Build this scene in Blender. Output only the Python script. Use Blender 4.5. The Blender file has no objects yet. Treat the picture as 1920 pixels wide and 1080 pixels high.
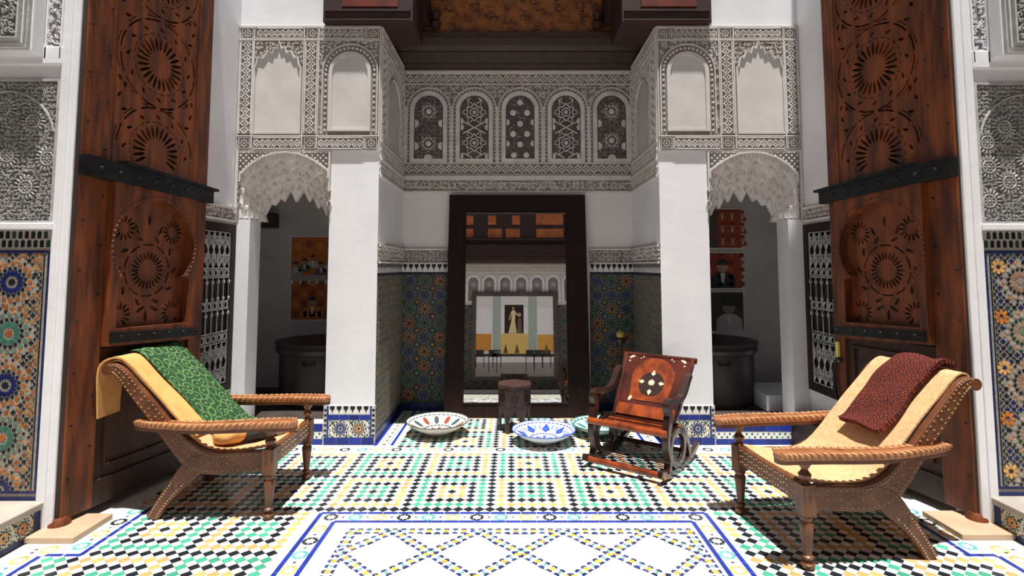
import bpy, math, random
from mathutils import Vector, Matrix
from mathutils.geometry import delaunay_2d_cdt
R = random.Random(7)
PI = math.pi
sc = bpy.context.scene
COL = sc.collection

# ---------------------------------------------------------------- camera, sky, sun, exposure
cam_d = bpy.data.cameras.new('camera')
cam = bpy.data.objects.new('camera', cam_d); COL.objects.link(cam)
cam.location = (0, 0, 1.6)
cam.rotation_euler = (math.radians(90 + 4.06), 0, 0)
cam_d.sensor_width = 36
cam_d.lens = 36 * 1030 / 1920
cam_d.shift_y = -113 / 1920
cam_d.clip_start = .02
sc.camera = cam

w = bpy.data.worlds.new('sky'); sc.world = w; w.use_nodes = True
bg = w.node_tree.nodes['Background']
bg.inputs[0].default_value = (.83, .91, 1, 1)
bg.inputs[1].default_value = .30
sun_d = bpy.data.lights.new('sun', 'SUN'); sun_d.energy = 8.6; sun_d.angle = math.radians(1.2); sun_d.color = (1, .96, .9)
sun = bpy.data.objects.new('sun', sun_d); COL.objects.link(sun)
sun.location = (0, 0, 9)
SUN_EL, SUN_AZ = math.radians(79), math.radians(-8)       # high sun, a little behind and to the right of the camera
sd = Vector((math.sin(-SUN_AZ) * math.cos(SUN_EL), -math.cos(SUN_AZ) * math.cos(SUN_EL), math.sin(SUN_EL)))
sun.rotation_euler = sd.to_track_quat('Z', 'Y').to_euler()
vs = sc.view_settings
vs.view_transform = 'Standard'; vs.look = 'None'; vs.gamma = 1; vs.use_curve_mapping = False
vs.exposure = 0.0

# ---------------------------------------------------------------- mesh helpers
class Fr:
    """a flat frame: origin, U, V and the outward normal N"""
    def __init__(s, o, u, v=(0, 0, 1), n=None):
        s.o, s.u, s.v = Vector(o), Vector(u).normalized(), Vector(v).normalized()
        c = s.u.cross(s.v)
        s.n = Vector(n).normalized() if n else c
        s.flip = c.dot(s.n) < 0
    def p(s, a, b, h=0):
        return s.o + s.u * a + s.v * b + s.n * h
    def sub(s, a, b, h=0):
        return Fr(s.p(a, b, h), s.u, s.v, s.n)

def area2(p):
    return sum(p[i - 1][0] * p[i][1] - p[i][0] * p[i - 1][1] for i in range(len(p))) / 2
def inside(x, y, p):
    r = False
    for i in range(len(p)):
        x0, y0 = p[i - 1]; x1, y1 = p[i]
        if (y0 > y) != (y1 > y) and x < (x1 - x0) * (y - y0) / (y1 - y0) + x0: r = not r
    return r

class MB:
    def __init__(s): s.v = []; s.f = []; s.c = []
    def add(s, vs_, fs, col=None):
        b = len(s.v); s.v.extend(vs_)
        for f in fs: s.f.append([b + i for i in f]); s.c.append(col)
    def prism(s, F, poly, h0, h1, col=None, inset=1.0, bottom=False):
        if area2(poly) < 0: poly = poly[::-1]
        n = len(poly)
        cx = sum(p[0] for p in poly) / n; cy = sum(p[1] for p in poly) / n
        top = [(cx + (x - cx) * inset, cy + (y - cy) * inset) for x, y in poly] if inset != 1 else poly
        V = [F.p(x, y, h0) for x, y in poly] + [F.p(x, y, h1) for x, y in top]
        fs = [list(range(n, 2 * n))] + [[i, (i + 1) % n, n + (i + 1) % n, n + i] for i in range(n)]
        if bottom: fs.append(list(range(n))[::-1])
        if F.flip: fs = [f[::-1] for f in fs]
        s.add(V, fs, col)
    def rect(s, F, u0, v0, u1, v1, h0, h1, col=None, bottom=False):
        s.prism(F, [(u0, v0), (u1, v0), (u1, v1), (u0, v1)], h0, h1, col, 1.0, bottom)
    def box(s, x0, x1, y0, y1, z0, z1, col=None):
        x0, x1 = min(x0, x1), max(x0, x1)
        F = Fr((0, 0, 0), (1, 0, 0), (0, 1, 0))
        s.prism(F, [(x0, y0), (x1, y0), (x1, y1), (x0, y1)], z0, z1, col, 1.0, True)
    def plate(s, F, outer, holes, h0, h1, col=None, back=False):
        loops = [outer] + list(holes)
        pts, ed = [], []
        for l in loops:
            b = len(pts); pts += [Vector(q) for q in l]
            ed += [(b + i, b + (i + 1) % len(l)) for i in range(len(l))]
        V, _e, T, *_ = delaunay_2d_cdt(pts, ed, [], 0, 1e-6)
        bb = [(min(q[0] for q in h), max(q[0] for q in h), min(q[1] for q in h), max(q[1] for q in h)) for h in holes]
        fs = []
        for t in T:
            x = sum(V[i][0] for i in t) / 3; y = sum(V[i][1] for i in t) / 3
            if not inside(x, y, outer): continue
            if any(b[0] <= x <= b[1] and b[2] <= y <= b[3] and inside(x, y, h) for b, h in zip(bb, holes)): continue
            t = list(t)
            if area2([V[i] for i in t]) < 0: t.reverse()
            if F.flip: t.reverse()
            fs.append(t)
        s.add([F.p(q[0], q[1], h1) for q in V], fs, col)
        if back: s.add([F.p(q[0], q[1], h0) for q in V], [f[::-1] for f in fs], col)
        for k, l in enumerate(loops):
            ccw = area2(l) > 0
            if (k > 0) == ccw: l = l[::-1]
            n = len(l)
            q = [[i, (i + 1) % n, n + (i + 1) % n, n + i] for i in range(n)]
            if F.flip: q = [f[::-1] for f in q]
            s.add([F.p(x, y, h0) for x, y in l] + [F.p(x, y, h1) for x, y in l], q, col)
    def rib(s, F, pts, wd, h0, h1, closed=False, col=None, taper=.75):
        n = len(pts); L, Rr = [], []
        for i in range(n):
            a = pts[i - 1] if (i > 0 or closed) else pts[i]; b = pts[(i + 1) % n] if (i < n - 1 or closed) else pts[i]
            dx, dy = b[0] - a[0], b[1] - a[1]; l = math.hypot(dx, dy) or 1
            L.append((-dy / l, dx / l))
        V = []
        for (x, y), (nx, ny) in zip(pts, L):
            for q, h in ((wd / 2, h0), (wd / 2 * taper, h1), (-wd / 2 * taper, h1), (-wd / 2, h0)):
                V.append(F.p(x + nx * q, y + ny * q, h))
        fs = []
        for i in range(n if closed else n - 1):
            a, b = 4 * i, 4 * ((i + 1) % n)
            for k in range(3): fs.append([a + k, a + k + 1, b + k + 1, b + k])
        if not closed: fs += [[0, 3, 2, 1], [4 * n - 4, 4 * n - 3, 4 * n - 2, 4 * n - 1]]
        if F.flip: fs = [f[::-1] for f in fs]
        s.add(V, fs, col)
    def tube(s, pts, r, n=8, col=None, closed=False):
        pts = [Vector(p) for p in pts]; m = len(pts)
        rs = r if isinstance(r, (list, tuple)) else [r] * m
        V = []; up = None
        for i in range(m):
            a = pts[i - 1] if (i > 0 or closed) else pts[i]; b = pts[(i + 1) % m] if (i < m - 1 or closed) else pts[i]
            t = (b - a).normalized()
            if up is None: up = t.orthogonal().normalized()
            up = (up - t * up.dot(t)).normalized(); sd_ = t.cross(up)
            for k in range(n):
                an = 2 * PI * k / n
                V.append(pts[i] + (up * math.cos(an) + sd_ * math.sin(an)) * rs[i])
        fs = []
        for i in range(m if closed else m - 1):
            for k in range(n):
                a, b = n * i, n * ((i + 1) % m)
                fs.append([a + k, a + (k + 1) % n, b + (k + 1) % n, b + k])
        if not closed: fs += [list(range(n))[::-1], list(range(n * (m - 1), n * m))]
        s.add(V, fs, col)
    def lathe(s, prof, c=(0, 0, 0), n=24, col=None, sx=1, sy=1, ph=0, caps=True):
        c = Vector(c); m = len(prof); V = []
        for r, z in prof:
            for k in range(n):
                a = 2 * PI * k / n + ph
                V.append(c + Vector((r * sx * math.cos(a), r * sy * math.sin(a), z)))
        fs = [[n * i + k, n * i + (k + 1) % n, n * (i + 1) + (k + 1) % n, n * (i + 1) + k] for i in range(m - 1) for k in range(n)]
        if caps: fs += [list(range(n))[::-1], list(range(n * (m - 1), n * m))]
        s.add(V, fs, col)
    def sheet(s, fn, nu, nv, th, col=None):
        P = [[Vector(fn(i / nu, j / nv)) for j in range(nv + 1)] for i in range(nu + 1)]
        top = []; bot = []
        for i in range(nu + 1):
            for j in range(nv + 1):
                du = P[min(i + 1, nu)][j] - P[max(i - 1, 0)][j]; dv = P[i][min(j + 1, nv)] - P[i][max(j - 1, 0)]
                nn = du.cross(dv).normalized()
                top.append(P[i][j] + nn * th / 2); bot.append(P[i][j] - nn * th / 2)
        N = len(top); ix = lambda i, j: i * (nv + 1) + j
        fs = []
        for i in range(nu):
            for j in range(nv):
                q = [ix(i, j), ix(i + 1, j), ix(i + 1, j + 1), ix(i, j + 1)]
                fs.append(q); fs.append([N + k for k in q[::-1]])
        rim = [ix(i, 0) for i in range(nu + 1)] + [ix(nu, j) for j in range(1, nv + 1)] + [ix(i, nv) for i in range(nu - 1, -1, -1)] + [ix(0, j) for j in range(nv - 1, 0, -1)]
        for a, b in zip(rim, rim[1:] + rim[:1]): fs.append([b, a, N + a, N + b])
        s.add(top + bot, fs, col)
    def build(s, name, mat, parent=None, smooth=None, bevel=0, kind=None, label=None, sub=0):
        me = bpy.data.meshes.new(name)
        me.from_pydata([tuple(q) for q in s.v], [], s.f)
        me.materials.append(mat)
        if any(c is not None for c in s.c):
            at = me.attributes.new('Col', 'FLOAT_COLOR', 'FACE')
            flat = []
            for c in s.c: flat += list(c or (.8, .8, .8)) + [1]
            at.data.foreach_set('color', flat)
        o = bpy.data.objects.new(name, me); COL.objects.link(o)
        if parent: o.parent = parent
        if smooth is not None:
            me.shade_smooth(); me.set_sharp_from_angle(angle=math.radians(smooth))
        if bevel:
            b = o.modifiers.new('bevel', 'BEVEL'); b.width = bevel; b.segments = 2; b.limit_method = 'ANGLE'; b.angle_limit = math.radians(40)
        if sub:
            m = o.modifiers.new('sub', 'SUBSURF'); m.levels = m.render_levels = sub
        if kind: o['kind'] = kind
        if label: o['label'] = label
        return o

def thing(name, label, cat, loc=(0, 0, 0), rz=0, group=None, kind=None):
    o = bpy.data.objects.new(name, None); COL.objects.link(o); o.empty_display_size = .1
    o.location = loc; o.rotation_euler = (0, 0, rz)
    o['label'] = label
    if cat: o['category'] = cat
    if group: o['group'] = group
    if kind: o['kind'] = kind
    return o
def tag(o, label, cat, group=None):
    o['label'] = label; o['category'] = cat
    if group: o['group'] = group
    return o
def dup(o, parent=None):
    c = o.copy(); COL.objects.link(c)
    if parent: c.parent = parent
    for ch in list(o.children): dup(ch, c)
    return c
def arc(cx, cy, r, a0, a1, n, ry=None):
    ry = r if ry is None else ry
    return [(cx + r * math.cos(math.radians(a0 + (a1 - a0) * i / n)), cy + ry * math.sin(math.radians(a0 + (a1 - a0) * i / n))) for i in range(n + 1)]
def archpoly(cx, hw, vb, vt, n=14):
    return [(cx - hw, vb), (cx + hw, vb)] + arc(cx, vt - hw, hw, 0, 180, n)
def ngon(cx, cy, r, n, ph=0):
    return [(cx + r * math.cos(2 * PI * k / n + ph), cy + r * math.sin(2 * PI * k / n + ph)) for k in range(n)]
def star(cx, cy, r, r2, n, ph=0):
    return [(cx + (r if k % 2 == 0 else r2) * math.cos(PI * k / n + ph), cy + (r if k % 2 == 0 else r2) * math.sin(PI * k / n + ph)) for k in range(2 * n)]
def petal(cx, cy, r0, r1, wd, a, tip=.25):
    ca, sa = math.cos(a), math.sin(a)
    L = r1 - r0
    q = [(r0, 0), (r0 + L * .3, wd / 2), (r1 - L * tip, wd / 2), (r1, 0), (r1 - L * tip, -wd / 2), (r0 + L * .3, -wd / 2)]
    return [(cx + x * ca - y * sa, cy + x * sa + y * ca) for x, y in q]

# ---------------------------------------------------------------- materials
def lin(r, g, b):
    f = lambda c: (c / 255 / 12.92) if c / 255 <= .04045 else ((c / 255 + .055) / 1.055) ** 2.4
    return (f(r), f(g), f(b))
def mat(name, c1, c2=None, rough=.7, scale=8, stretch=(1, 1, 1), detail=5, bump=0, bscale=None, metal=0, contrast=(.35, .65), spec=.5, attr=False, coat=0):
    m = bpy.data.materials.new(name); m.use_nodes = True
    nt = m.node_tree; N = nt.nodes; L = nt.links; b = N['Principled BSDF']
    b.inputs['Roughness'].default_value = rough; b.inputs['Metallic'].default_value = metal
    b.inputs['Specular IOR Level'].default_value = spec; b.inputs['Coat Weight'].default_value = coat
    tc = N.new('ShaderNodeTexCoord'); mp = N.new('ShaderNodeMapping'); mp.inputs['Scale'].default_value = stretch
    L.new(tc.outputs['Object'], mp.inputs[0])
    nz = N.new('ShaderNodeTexNoise'); nz.inputs['Scale'].default_value = scale; nz.inputs['Detail'].default_value = detail
    L.new(mp.outputs[0], nz.inputs[0])
    c2 = c2 or tuple(x * .8 for x in c1)
    if attr:
        at = N.new('ShaderNodeAttribute'); at.attribute_name = 'Col'
        rp = N.new('ShaderNodeMapRange'); rp.inputs[3].default_value = .78; rp.inputs[4].default_value = 1.1
        L.new(nz.outputs[0], rp.inputs[0])
        mx = N.new('ShaderNodeVectorMath'); mx.operation = 'SCALE'
        L.new(at.outputs['Color'], mx.inputs[0]); L.new(rp.outputs[0], mx.inputs['Scale'])
        L.new(mx.outputs[0], b.inputs['Base Color'])
    else:
        cr = N.new('ShaderNodeValToRGB'); cr.color_ramp.elements[0].position, cr.color_ramp.elements[1].position = contrast
        cr.color_ramp.elements[0].color = (*c2, 1); cr.color_ramp.elements[1].color = (*c1, 1)
        L.new(nz.outputs[0], cr.inputs[0]); L.new(cr.outputs[0], b.inputs['Base Color'])
    if bump:
        n2 = N.new('ShaderNodeTexNoise'); n2.inputs['Scale'].default_value = bscale or scale * 4; n2.inputs['Detail'].default_value = 4
        L.new(mp.outputs[0], n2.inputs[0])
        bp = N.new('ShaderNodeBump'); bp.inputs['Strength'].default_value = bump; bp.inputs['Distance'].default_value = .01
        L.new(n2.outputs[0], bp.inputs['Height']); L.new(bp.outputs[0], b.inputs['Normal'])
    return m

GROUTN = mat('cream_tile_bed', (.33, .305, .265), (.23, .215, .19), .6, 30)
WARMW = mat('warm_limewash', (.74, .70, .69), (.69, .65, .64), .9, 2.5, bump=.15, bscale=14)
WHITE = mat('white_limewash', (.80, .81, .85), (.74, .75, .79), .9, 2.5, bump=.15, bscale=14)
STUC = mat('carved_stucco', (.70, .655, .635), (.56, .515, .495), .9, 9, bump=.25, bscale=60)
STUCD = mat('aged_shaded_stucco_ground', (.28, .245, .23), (.19, .165, .155), .95, 14)  # ground behind carving: patina plus recess shade put into the colour
STUCP = mat('plain_stucco', (.62, .585, .57), (.54, .51, .50), .9, 5)
GREYL = mat('grey_stucco', (.50, .495, .485), (.36, .355, .35), .9, 12, bump=.25, bscale=60)
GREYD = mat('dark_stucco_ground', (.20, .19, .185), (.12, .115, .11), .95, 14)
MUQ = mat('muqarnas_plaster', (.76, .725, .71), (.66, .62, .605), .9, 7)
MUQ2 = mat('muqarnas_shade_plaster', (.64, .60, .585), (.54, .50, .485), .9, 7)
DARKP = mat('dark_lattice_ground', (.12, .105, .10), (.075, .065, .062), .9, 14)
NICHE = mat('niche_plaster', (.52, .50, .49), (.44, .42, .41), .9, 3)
TILE = mat('glazed_tile', (1, 1, 1), rough=.28, scale=25, attr=True, spec=.35)
TILEM = mat('wall_tile', (1, 1, 1), rough=.4, scale=18, attr=True, spec=.3)
GROUT = mat('grout', (.62, .60, .57), (.48, .46, .44), .9, 20)
GROUTW = mat('wall_grout', (.085, .08, .075), (.05, .048, .045), .9, 20)
MARBLE = mat('white_marble', (.86, .86, .88), (.76, .77, .81), .3, 3.5, detail=9, spec=.4)
CEDAR = mat('red_cedar', (.20, .048, .010), (.050, .013, .005), .5, 5, (3, 3, .5), 6, bump=.25, bscale=30)
CEDARSH = mat('shaded_cedar', (.055, .017, .007), (.025, .009, .005), .6, 5, (3, 3, .5), 6, bump=.25, bscale=30)  # lower door panels: shade at the door's foot put into the wood colour
CEDARO = mat('orange_cedar', (.20, .050, .011), (.075, .018, .005), .5, 6, (2, 2, .8), 6, bump=.25, bscale=30)
CEDARD = mat('dark_cedar', (.035, .013, .007), (.014, .006, .004), .6, 6, (2, 2, .6))
BEAM = mat('brown_beam', (.045, .015, .009), (.020, .008, .006), .55, 5, (.6, 3, 3))
PAINTW = mat('painted_cedar', (.34, .11, .025), (.10, .025, .010), .55, 9, (1, 1, 1), 7, contrast=(.42, .6))
ORNP = mat('orange_panel', (.55, .15, .03), (.34, .085, .02), .5, 5)
REDP = mat('red_panel', (.17, .026, .011), (.09, .016, .008), .5, 5)
IRON = mat('black_iron', (.018, .02, .022), (.01, .01, .011), .38, 12, metal=.5, bump=.3)
IRONG = mat('grey_iron', (.42, .43, .45), (.26, .27, .29), .45, 12, metal=.3)
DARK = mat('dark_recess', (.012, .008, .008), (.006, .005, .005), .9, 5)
FRAMEW = mat('espresso_frame', (.022, .008, .006), (.011, .005, .004), .55, 5, (3, 3, .6), spec=.2)
ARMW = mat('arm_wood', (.36, .15, .062), (.22, .08, .03), .32, 9, (1, 1, 1), bump=.3, bscale=70, coat=.2)
CHAIRW = mat('chair_wood', (.15, .053, .020), (.08, .026, .010), .38, 9, (1, 1, 1), bump=.3, bscale=70)
CHAIRL = mat('scalloped_edge', (.50, .25, .12), (.32, .14, .06), .4, 20)
BONE = mat('bone_inlay', (.70, .58, .42), (.5, .38, .25), .4, 20)
STUD = mat('stud_inlay', (.46, .32, .18), (.32, .21, .11), .4, 20)
ROCKW = mat('rocker_wood', (.085, .016, .009), (.030, .008, .006), .22, 5, (1, 1, 1), coat=.3)
ROCKD = mat('rocker_dark', (.035, .013, .010), (.018, .008, .006), .3, 6, coat=.2)
ROCKO = mat('rocker_orange', (.30, .058, .013), (.11, .020, .007), .22, 6, (2, 2, .6), coat=.3)
STOOLW = mat('stool_wood', (.055, .020, .014), (.025, .010, .008), .45, 7)
VAT = mat('vat_metal', (.030, .022, .022), (.018, .013, .013), .45, 4)
VATF = mat('niche_floor', (.05, .036, .03), (.03, .022, .018), .6, 6)  # near-black, so the shade inside the niches sits in the floor colour
GOLD = mat('brass_yellow', (.75, .62, .14), (.60, .48, .08), .3, 10, metal=.15)
YTAG = mat('yellow_plastic', (.75, .70, .18), (.65, .6, .12), .4, 10)
MIRR = mat('mirror_glass', (.95, .95, .94), (.95, .95, .94), .0, 2, metal=1)
YEL = mat('yellow_cloth', (.68, .35, .115), (.60, .29, .085), .9, 14, bump=.3, bscale=90)
BLACKC = mat('black_cloth', (.02, .022, .026), (.01, .011, .013), .8, 12)
GREYC = mat('grey_cloth', (.25, .26, .28), (.13, .14, .15), .85, 12)

def pattern_mat(name, kind, cols, rough=.9, scale=14):
    m = bpy.data.materials.new(name); m.use_nodes = True
    nt = m.node_tree; N = nt.nodes; L = nt.links; b = N['Principled BSDF']; b.inputs['Roughness'].default_value = rough
    b.inputs['Specular IOR Level'].default_value = .2
    uv = N.new('ShaderNodeAttribute'); uv.attribute_name = 'flat'
    def ramp(src, stops, interp='LINEAR'):
        cr = N.new('ShaderNodeValToRGB'); cr.color_ramp.interpolation = interp
        while len(cr.color_ramp.elements) < len(stops): cr.color_ramp.elements.new(.5)
        for e, (p, c) in zip(cr.color_ramp.elements, stops): e.position = p; e.color = (*c, 1)
        L.new(src, cr.inputs[0]); return cr.outputs[0]
    if kind == 'arabesque':                      # green cloth printed with rings of curling stems
        mp = N.new('ShaderNodeMapping'); mp.inputs['Scale'].default_value = (scale, scale, scale); L.new(uv.outputs['Vector'], mp.inputs[0])
        nz = N.new('ShaderNodeTexNoise'); nz.inputs['Scale'].default_value = .55; L.new(mp.outputs[0], nz.inputs[0])
        ad = N.new('ShaderNodeMixRGB'); ad.blend_type = 'ADD'; ad.inputs[0].default_value = .55; L.new(mp.outputs[0], ad.inputs[1]); L.new(nz.outputs[1], ad.inputs[2])
        vo = N.new('ShaderNodeTexVoronoi'); vo.inputs['Scale'].default_value = 1; vo.inputs['Randomness'].default_value = .35; L.new(ad.outputs[0], vo.inputs[0])
        ml = N.new('ShaderNodeMath'); ml.operation = 'MULTIPLY'; ml.inputs[1].default_value = 17; L.new(vo.outputs['Distance'], ml.inputs[0])
        sn = N.new('ShaderNodeMath'); sn.operation = 'SINE'; L.new(ml.outputs[0], sn.inputs[0])
        out = ramp(sn.outputs[0], [(0, cols[0]), (.38, cols[1]), (.75, cols[1]), (1, cols[2])])
        sx = N.new('ShaderNodeSeparateXYZ'); L.new(uv.outputs['Vector'], sx.inputs[0])
        def near(sock, c, w_):
            a = N.new('ShaderNodeMath'); a.operation = 'COMPARE'; a.inputs[1].default_value = c; a.inputs[2].default_value = w_; L.new(sock, a.inputs[0]); return a.outputs[0]
        for sock, c in ((sx.outputs[0], .17), (sx.outputs[0], .145), (sx.outputs[1], .035), (sx.outputs[1], .43)):
            mx = N.new('ShaderNodeMixRGB'); mx.inputs[2].default_value = (*cols[0], 1); L.new(near(sock, c, .005), mx.inputs[0]); L.new(out, mx.inputs[1]); out = mx.outputs[0]
    else:                                        # woven kilim: rows of small medallions
        mp = N.new('ShaderNodeMapping'); mp.inputs['Scale'].default_value = (scale, scale, scale); L.new(uv.outputs['Vector'], mp.inputs[0])
        vo = N.new('ShaderNodeTexVoronoi'); vo.inputs['Scale'].default_value = 1; vo.inputs['Randomness'].default_value = .45; vo.distance = 'MANHATTAN'; L.new(mp.outputs[0], vo.inputs[0])
        ml = N.new('ShaderNodeMath'); ml.operation = 'MULTIPLY'; ml.inputs[1].default_value = 15; L.new(vo.outputs['Distance'], ml.inputs[0])
        sn = N.new('ShaderNodeMath'); sn.operation = 'SINE'; L.new(ml.outputs[0], sn.inputs[0])
        base = ramp(sn.outputs[0], [(0, cols[0]), (.45, cols[1]), (.8, cols[1]), (1, cols[2])])
        nz = N.new('ShaderNodeTexNoise'); nz.inputs['Scale'].default_value = 5; L.new(mp.outputs[0], nz.inputs[0])
        mx = N.new('ShaderNodeMixRGB'); mx.inputs[2].default_value = (*cols[0], 1)
        f2 = ramp(nz.outputs[0], [(.45, (0, 0, 0)), (.6, (.7, .7, .7))]); L.new(f2, mx.inputs[0]); L.new(base, mx.inputs[1]); out = mx.outputs[0]
    L.new(out, b.inputs['Base Color'])
    return m
GREENC = pattern_mat('green_printed_cloth', 'arabesque', [(.018, .06, .022), (.05, .125, .045), (.17, .23, .09)], scale=12)
KILIM = pattern_mat('red_kilim', 'kilim', [(.035, .008, .010), (.15, .018, .012), (.34, .075, .015)], scale=24)
def cane_mat():
    m = mat('woven_cane', (.66, .385, .20), (.58, .31, .15), .6, 30)
    nt = m.node_tree; N = nt.nodes; L = nt.links; b = N['Principled BSDF']
    tc = N.new('ShaderNodeTexCoord'); vo = N.new('ShaderNodeTexVoronoi'); vo.inputs['Scale'].default_value = 70
    L.new(tc.outputs['Object'], vo.inputs[0])
    bp = N.new('ShaderNodeBump'); bp.inputs['Strength'].default_value = .35; bp.inputs['Distance'].default_value = .006
    L.new(vo.outputs['Distance'], bp.inputs['Height']); L.new(bp.outputs[0], b.inputs['Normal'])
    return m
CANE = cane_mat()

# tile glaze colours
C_W = (.80, .80, .78); C_K = (.014, .018, .024); C_G = (.06, .34, .22); C_Y = (.66, .38, .14); C_O = (.60, .21, .05)
C_B = (.015, .032, .24); C_BD = (.014, .022, .10); C_T = (.10, .36, .36); C_DG = (.03, .13, .07)
def jit(c, a=.18):
    k = 1 + R.uniform(-a, a); return tuple(x * k for x in c)

# ---------------------------------------------------------------- carved and tiled ornament
def clip_poly(p, a, b, c):
    """keep the side a*x+b*y<=c of a convex polygon"""
    o = []
    for i in range(len(p)):
        q0, q1 = p[i - 1], p[i]; d0 = a * q0[0] + b * q0[1] - c; d1 = a * q1[0] + b * q1[1] - c
        if (d0 <= 0) != (d1 <= 0):
            k = d0 / (d0 - d1); o.append((q0[0] + (q1[0] - q0[0]) * k, q0[1] + (q1[1] - q0[1]) * k))
        if d1 <= 0: o.append(q1)
    return o
def clip_rect(p, u0, v0, u1, v1):
    for a, b, c in ((1, 0, u1), (-1, 0, -u0), (0, 1, v1), (0, -1, -v0)):
        if len(p) < 3: return []
        p = clip_poly(p, a, b, c)
    return p if len(p) >= 3 and abs(area2(p)) > 1e-7 else []

def band(mb, F, u0, v0, u1, v1, h=.012, frame=True, dens=1.0):
    """a carved strip: two strapwork zigzags woven along it, beads between, raised rails at the edges"""
    W = v1 - v0; L = u1 - u0; vert = W > L
    if vert: W, L = L, W
    T = (lambda a, b: (u0 + b, v0 + a)) if vert else (lambda a, b: (u0 + a, v0 + b))
    e = W * .1
    n = max(2, round(L / (W * .95 / dens))); p = L / n
    for s in (1, -1):
        pts = []
        for i in range(n * 4 + 1):
            a = p * i / 4; ph = (i % 4)
            b = W / 2 + s * (W / 2 - e * 1.7) * (0, 1, 0, -1)[ph]
            pts.append(T(a, b))
        mb.rib(F, pts, W * .15, 0, h)
    for i in range(n):
        for q in (.25, .75):
            c = T(p * (i + q), W / 2)
            mb.prism(F, ngon(c[0], c[1], W * .12, 6, R.random()), 0, h * .9, None, .6)
        for b in (e * 2.1, W - e * 2.1):
            c = T(p * (i + .5 * (1 if b < W / 2 else 0) + .0), b)
            if u0 < c[0] < u1 and v0 < c[1] < v1: mb.prism(F, ngon(c[0], c[1], W * .08, 5), 0, h * .8, None, .6)
    if frame: mb.rib(F, [(u0, v0), (u1, v0), (u1, v1), (u0, v1)], e * 1.3, 0, h * 1.15, True)
def medallion(mb, F, u, v, r, h=.012):
    mb.rib(F, [(u - r, v - r), (u + r, v - r), (u + r, v + r), (u - r, v + r)], r * .18, 0, h, True)
    mb.rib(F, star(u, v, r * .78, r * .45, 8), r * .16, 0, h, True)
    mb.prism(F, ngon(u, v, r * .22, 8), 0, h, None, .6)
def scroll(mb, F, test, u0, v0, u1, v1, d, h=.01):
    """close-set carved tendrils: curled leaf stems on a jittered grid"""
    nu = max(1, int((u1 - u0) / d)); nv = max(1, int((v1 - v0) / d))
    for i in range(nu):
        for j in range(nv):
            u = u0 + (i + .5 + R.uniform(-.2, .2)) * (u1 - u0) / nu; v = v0 + (j + .5 + R.uniform(-.2, .2)) * (v1 - v0) / nv
            if not test(u, v): continue
            a = R.uniform(0, 360); sgn = R.choice((1, -1)); r = d * R.uniform(.34, .5)
            pts = [(u + r * (1 - .09 * k) * math.cos(math.radians(a + sgn * k * 42)), v + r * (1 - .09 * k) * math.sin(math.radians(a + sgn * k * 42))) for k in range(8)]
            mb.rib(F, pts, d * .17, 0, h * R.uniform(.7, 1))
            mb.prism(F, ngon(u, v, d * .12, 5, a), 0, h * .8, None, .6)
            b = math.radians(a + 200)
            mb.prism(F, petal(u, v, d * .3, d * .72, d * .2, b), 0, h * .9, None, .7)
def diaper(mb, F, test, u0, v0, u1, v1, d, h=.01):
    nu = max(1, round((u1 - u0) / d)); nv = max(1, round((v1 - v0) / d))
    for i in range(nu * 2):
        for j in range(nv * 2):
            if (i + j) % 2: continue
            u = u0 + (i + .5) * (u1 - u0) / nu / 2; v = v0 + (j + .5) * (v1 - v0) / nv / 2
            if test(u, v): mb.prism(F, star(u, v, d * .33, d * .14, 4), 0, h, None, .8)

def zell_rosette(add, u, v, r, cs, n=16, solo=None):
    c0, c1, c2, c3 = cs
    add1 = solo or add
    add(star(u, v, r * .2, r * .12, n // 2), c0)
    for k in range(n):
        a = 2 * PI * k / n; b = a + PI / n
        add1(petal(u, v, r * .24, r * .56, r * 2 * PI * .45 / n * .86, a), c1)
        add1(petal(u, v, r * .52, r * .72, r * 2 * PI * .62 / n * .72, b, .5), c2)
        add(ngon(u + r * .82 * math.cos(a), v + r * .82 * math.sin(a), r * .115, 5, a), c3)
        add(ngon(u + r * .97 * math.cos(b), v + r * .97 * math.sin(b), r * .08, 4, b), c2 if k % 2 else C_O)
def zellige(mb, F, u0, v0, u1, v1, ros, cell, bgc, n=16, h=.002, solo=None):
    def add(p, c):
        p = clip_rect(p, u0, v0, u1, v1)
        if p: mb.prism(F, p, 0, h, jit(c))
    def add_solo(p, c):
        p = clip_rect(p, u0, v0, u1, v1)
        if p: q = MB(); q.prism(F, p, 0, h * 1.2, jit(c), .94); q.build('tile', TILEM, solo)
    for (u, v, r, cs) in ros: zell_rosette(add, u, v, r, cs, n, add_solo if solo and u < u0 + .3 else None)
    nu = math.ceil((u1 - u0) / cell) ; nv = math.ceil((v1 - v0) / cell)
    for i in range(nu + 1):
        for j in range(nv + 1):
            u = u0 + i * cell; v = v0 + j * cell
            if all((u - a) ** 2 + (v - b) ** 2 > (r * 1.08) ** 2 for a, b, r, _ in ros):
                add(star(u, v, cell * .46, cell * .25, 4, PI / 4 * ((i + j) % 2)), bgc[(i * 3 + j * 5 + (i * j) % 3) % len(bgc)])
            u += cell / 2; v += cell / 2
            if all((u - a) ** 2 + (v - b) ** 2 > (r * 1.08) ** 2 for a, b, r, _ in ros):
                add(ngon(u, v, cell * .25, 4, 0), bgc[(i + j * 2 + 1) % len(bgc)])
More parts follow.
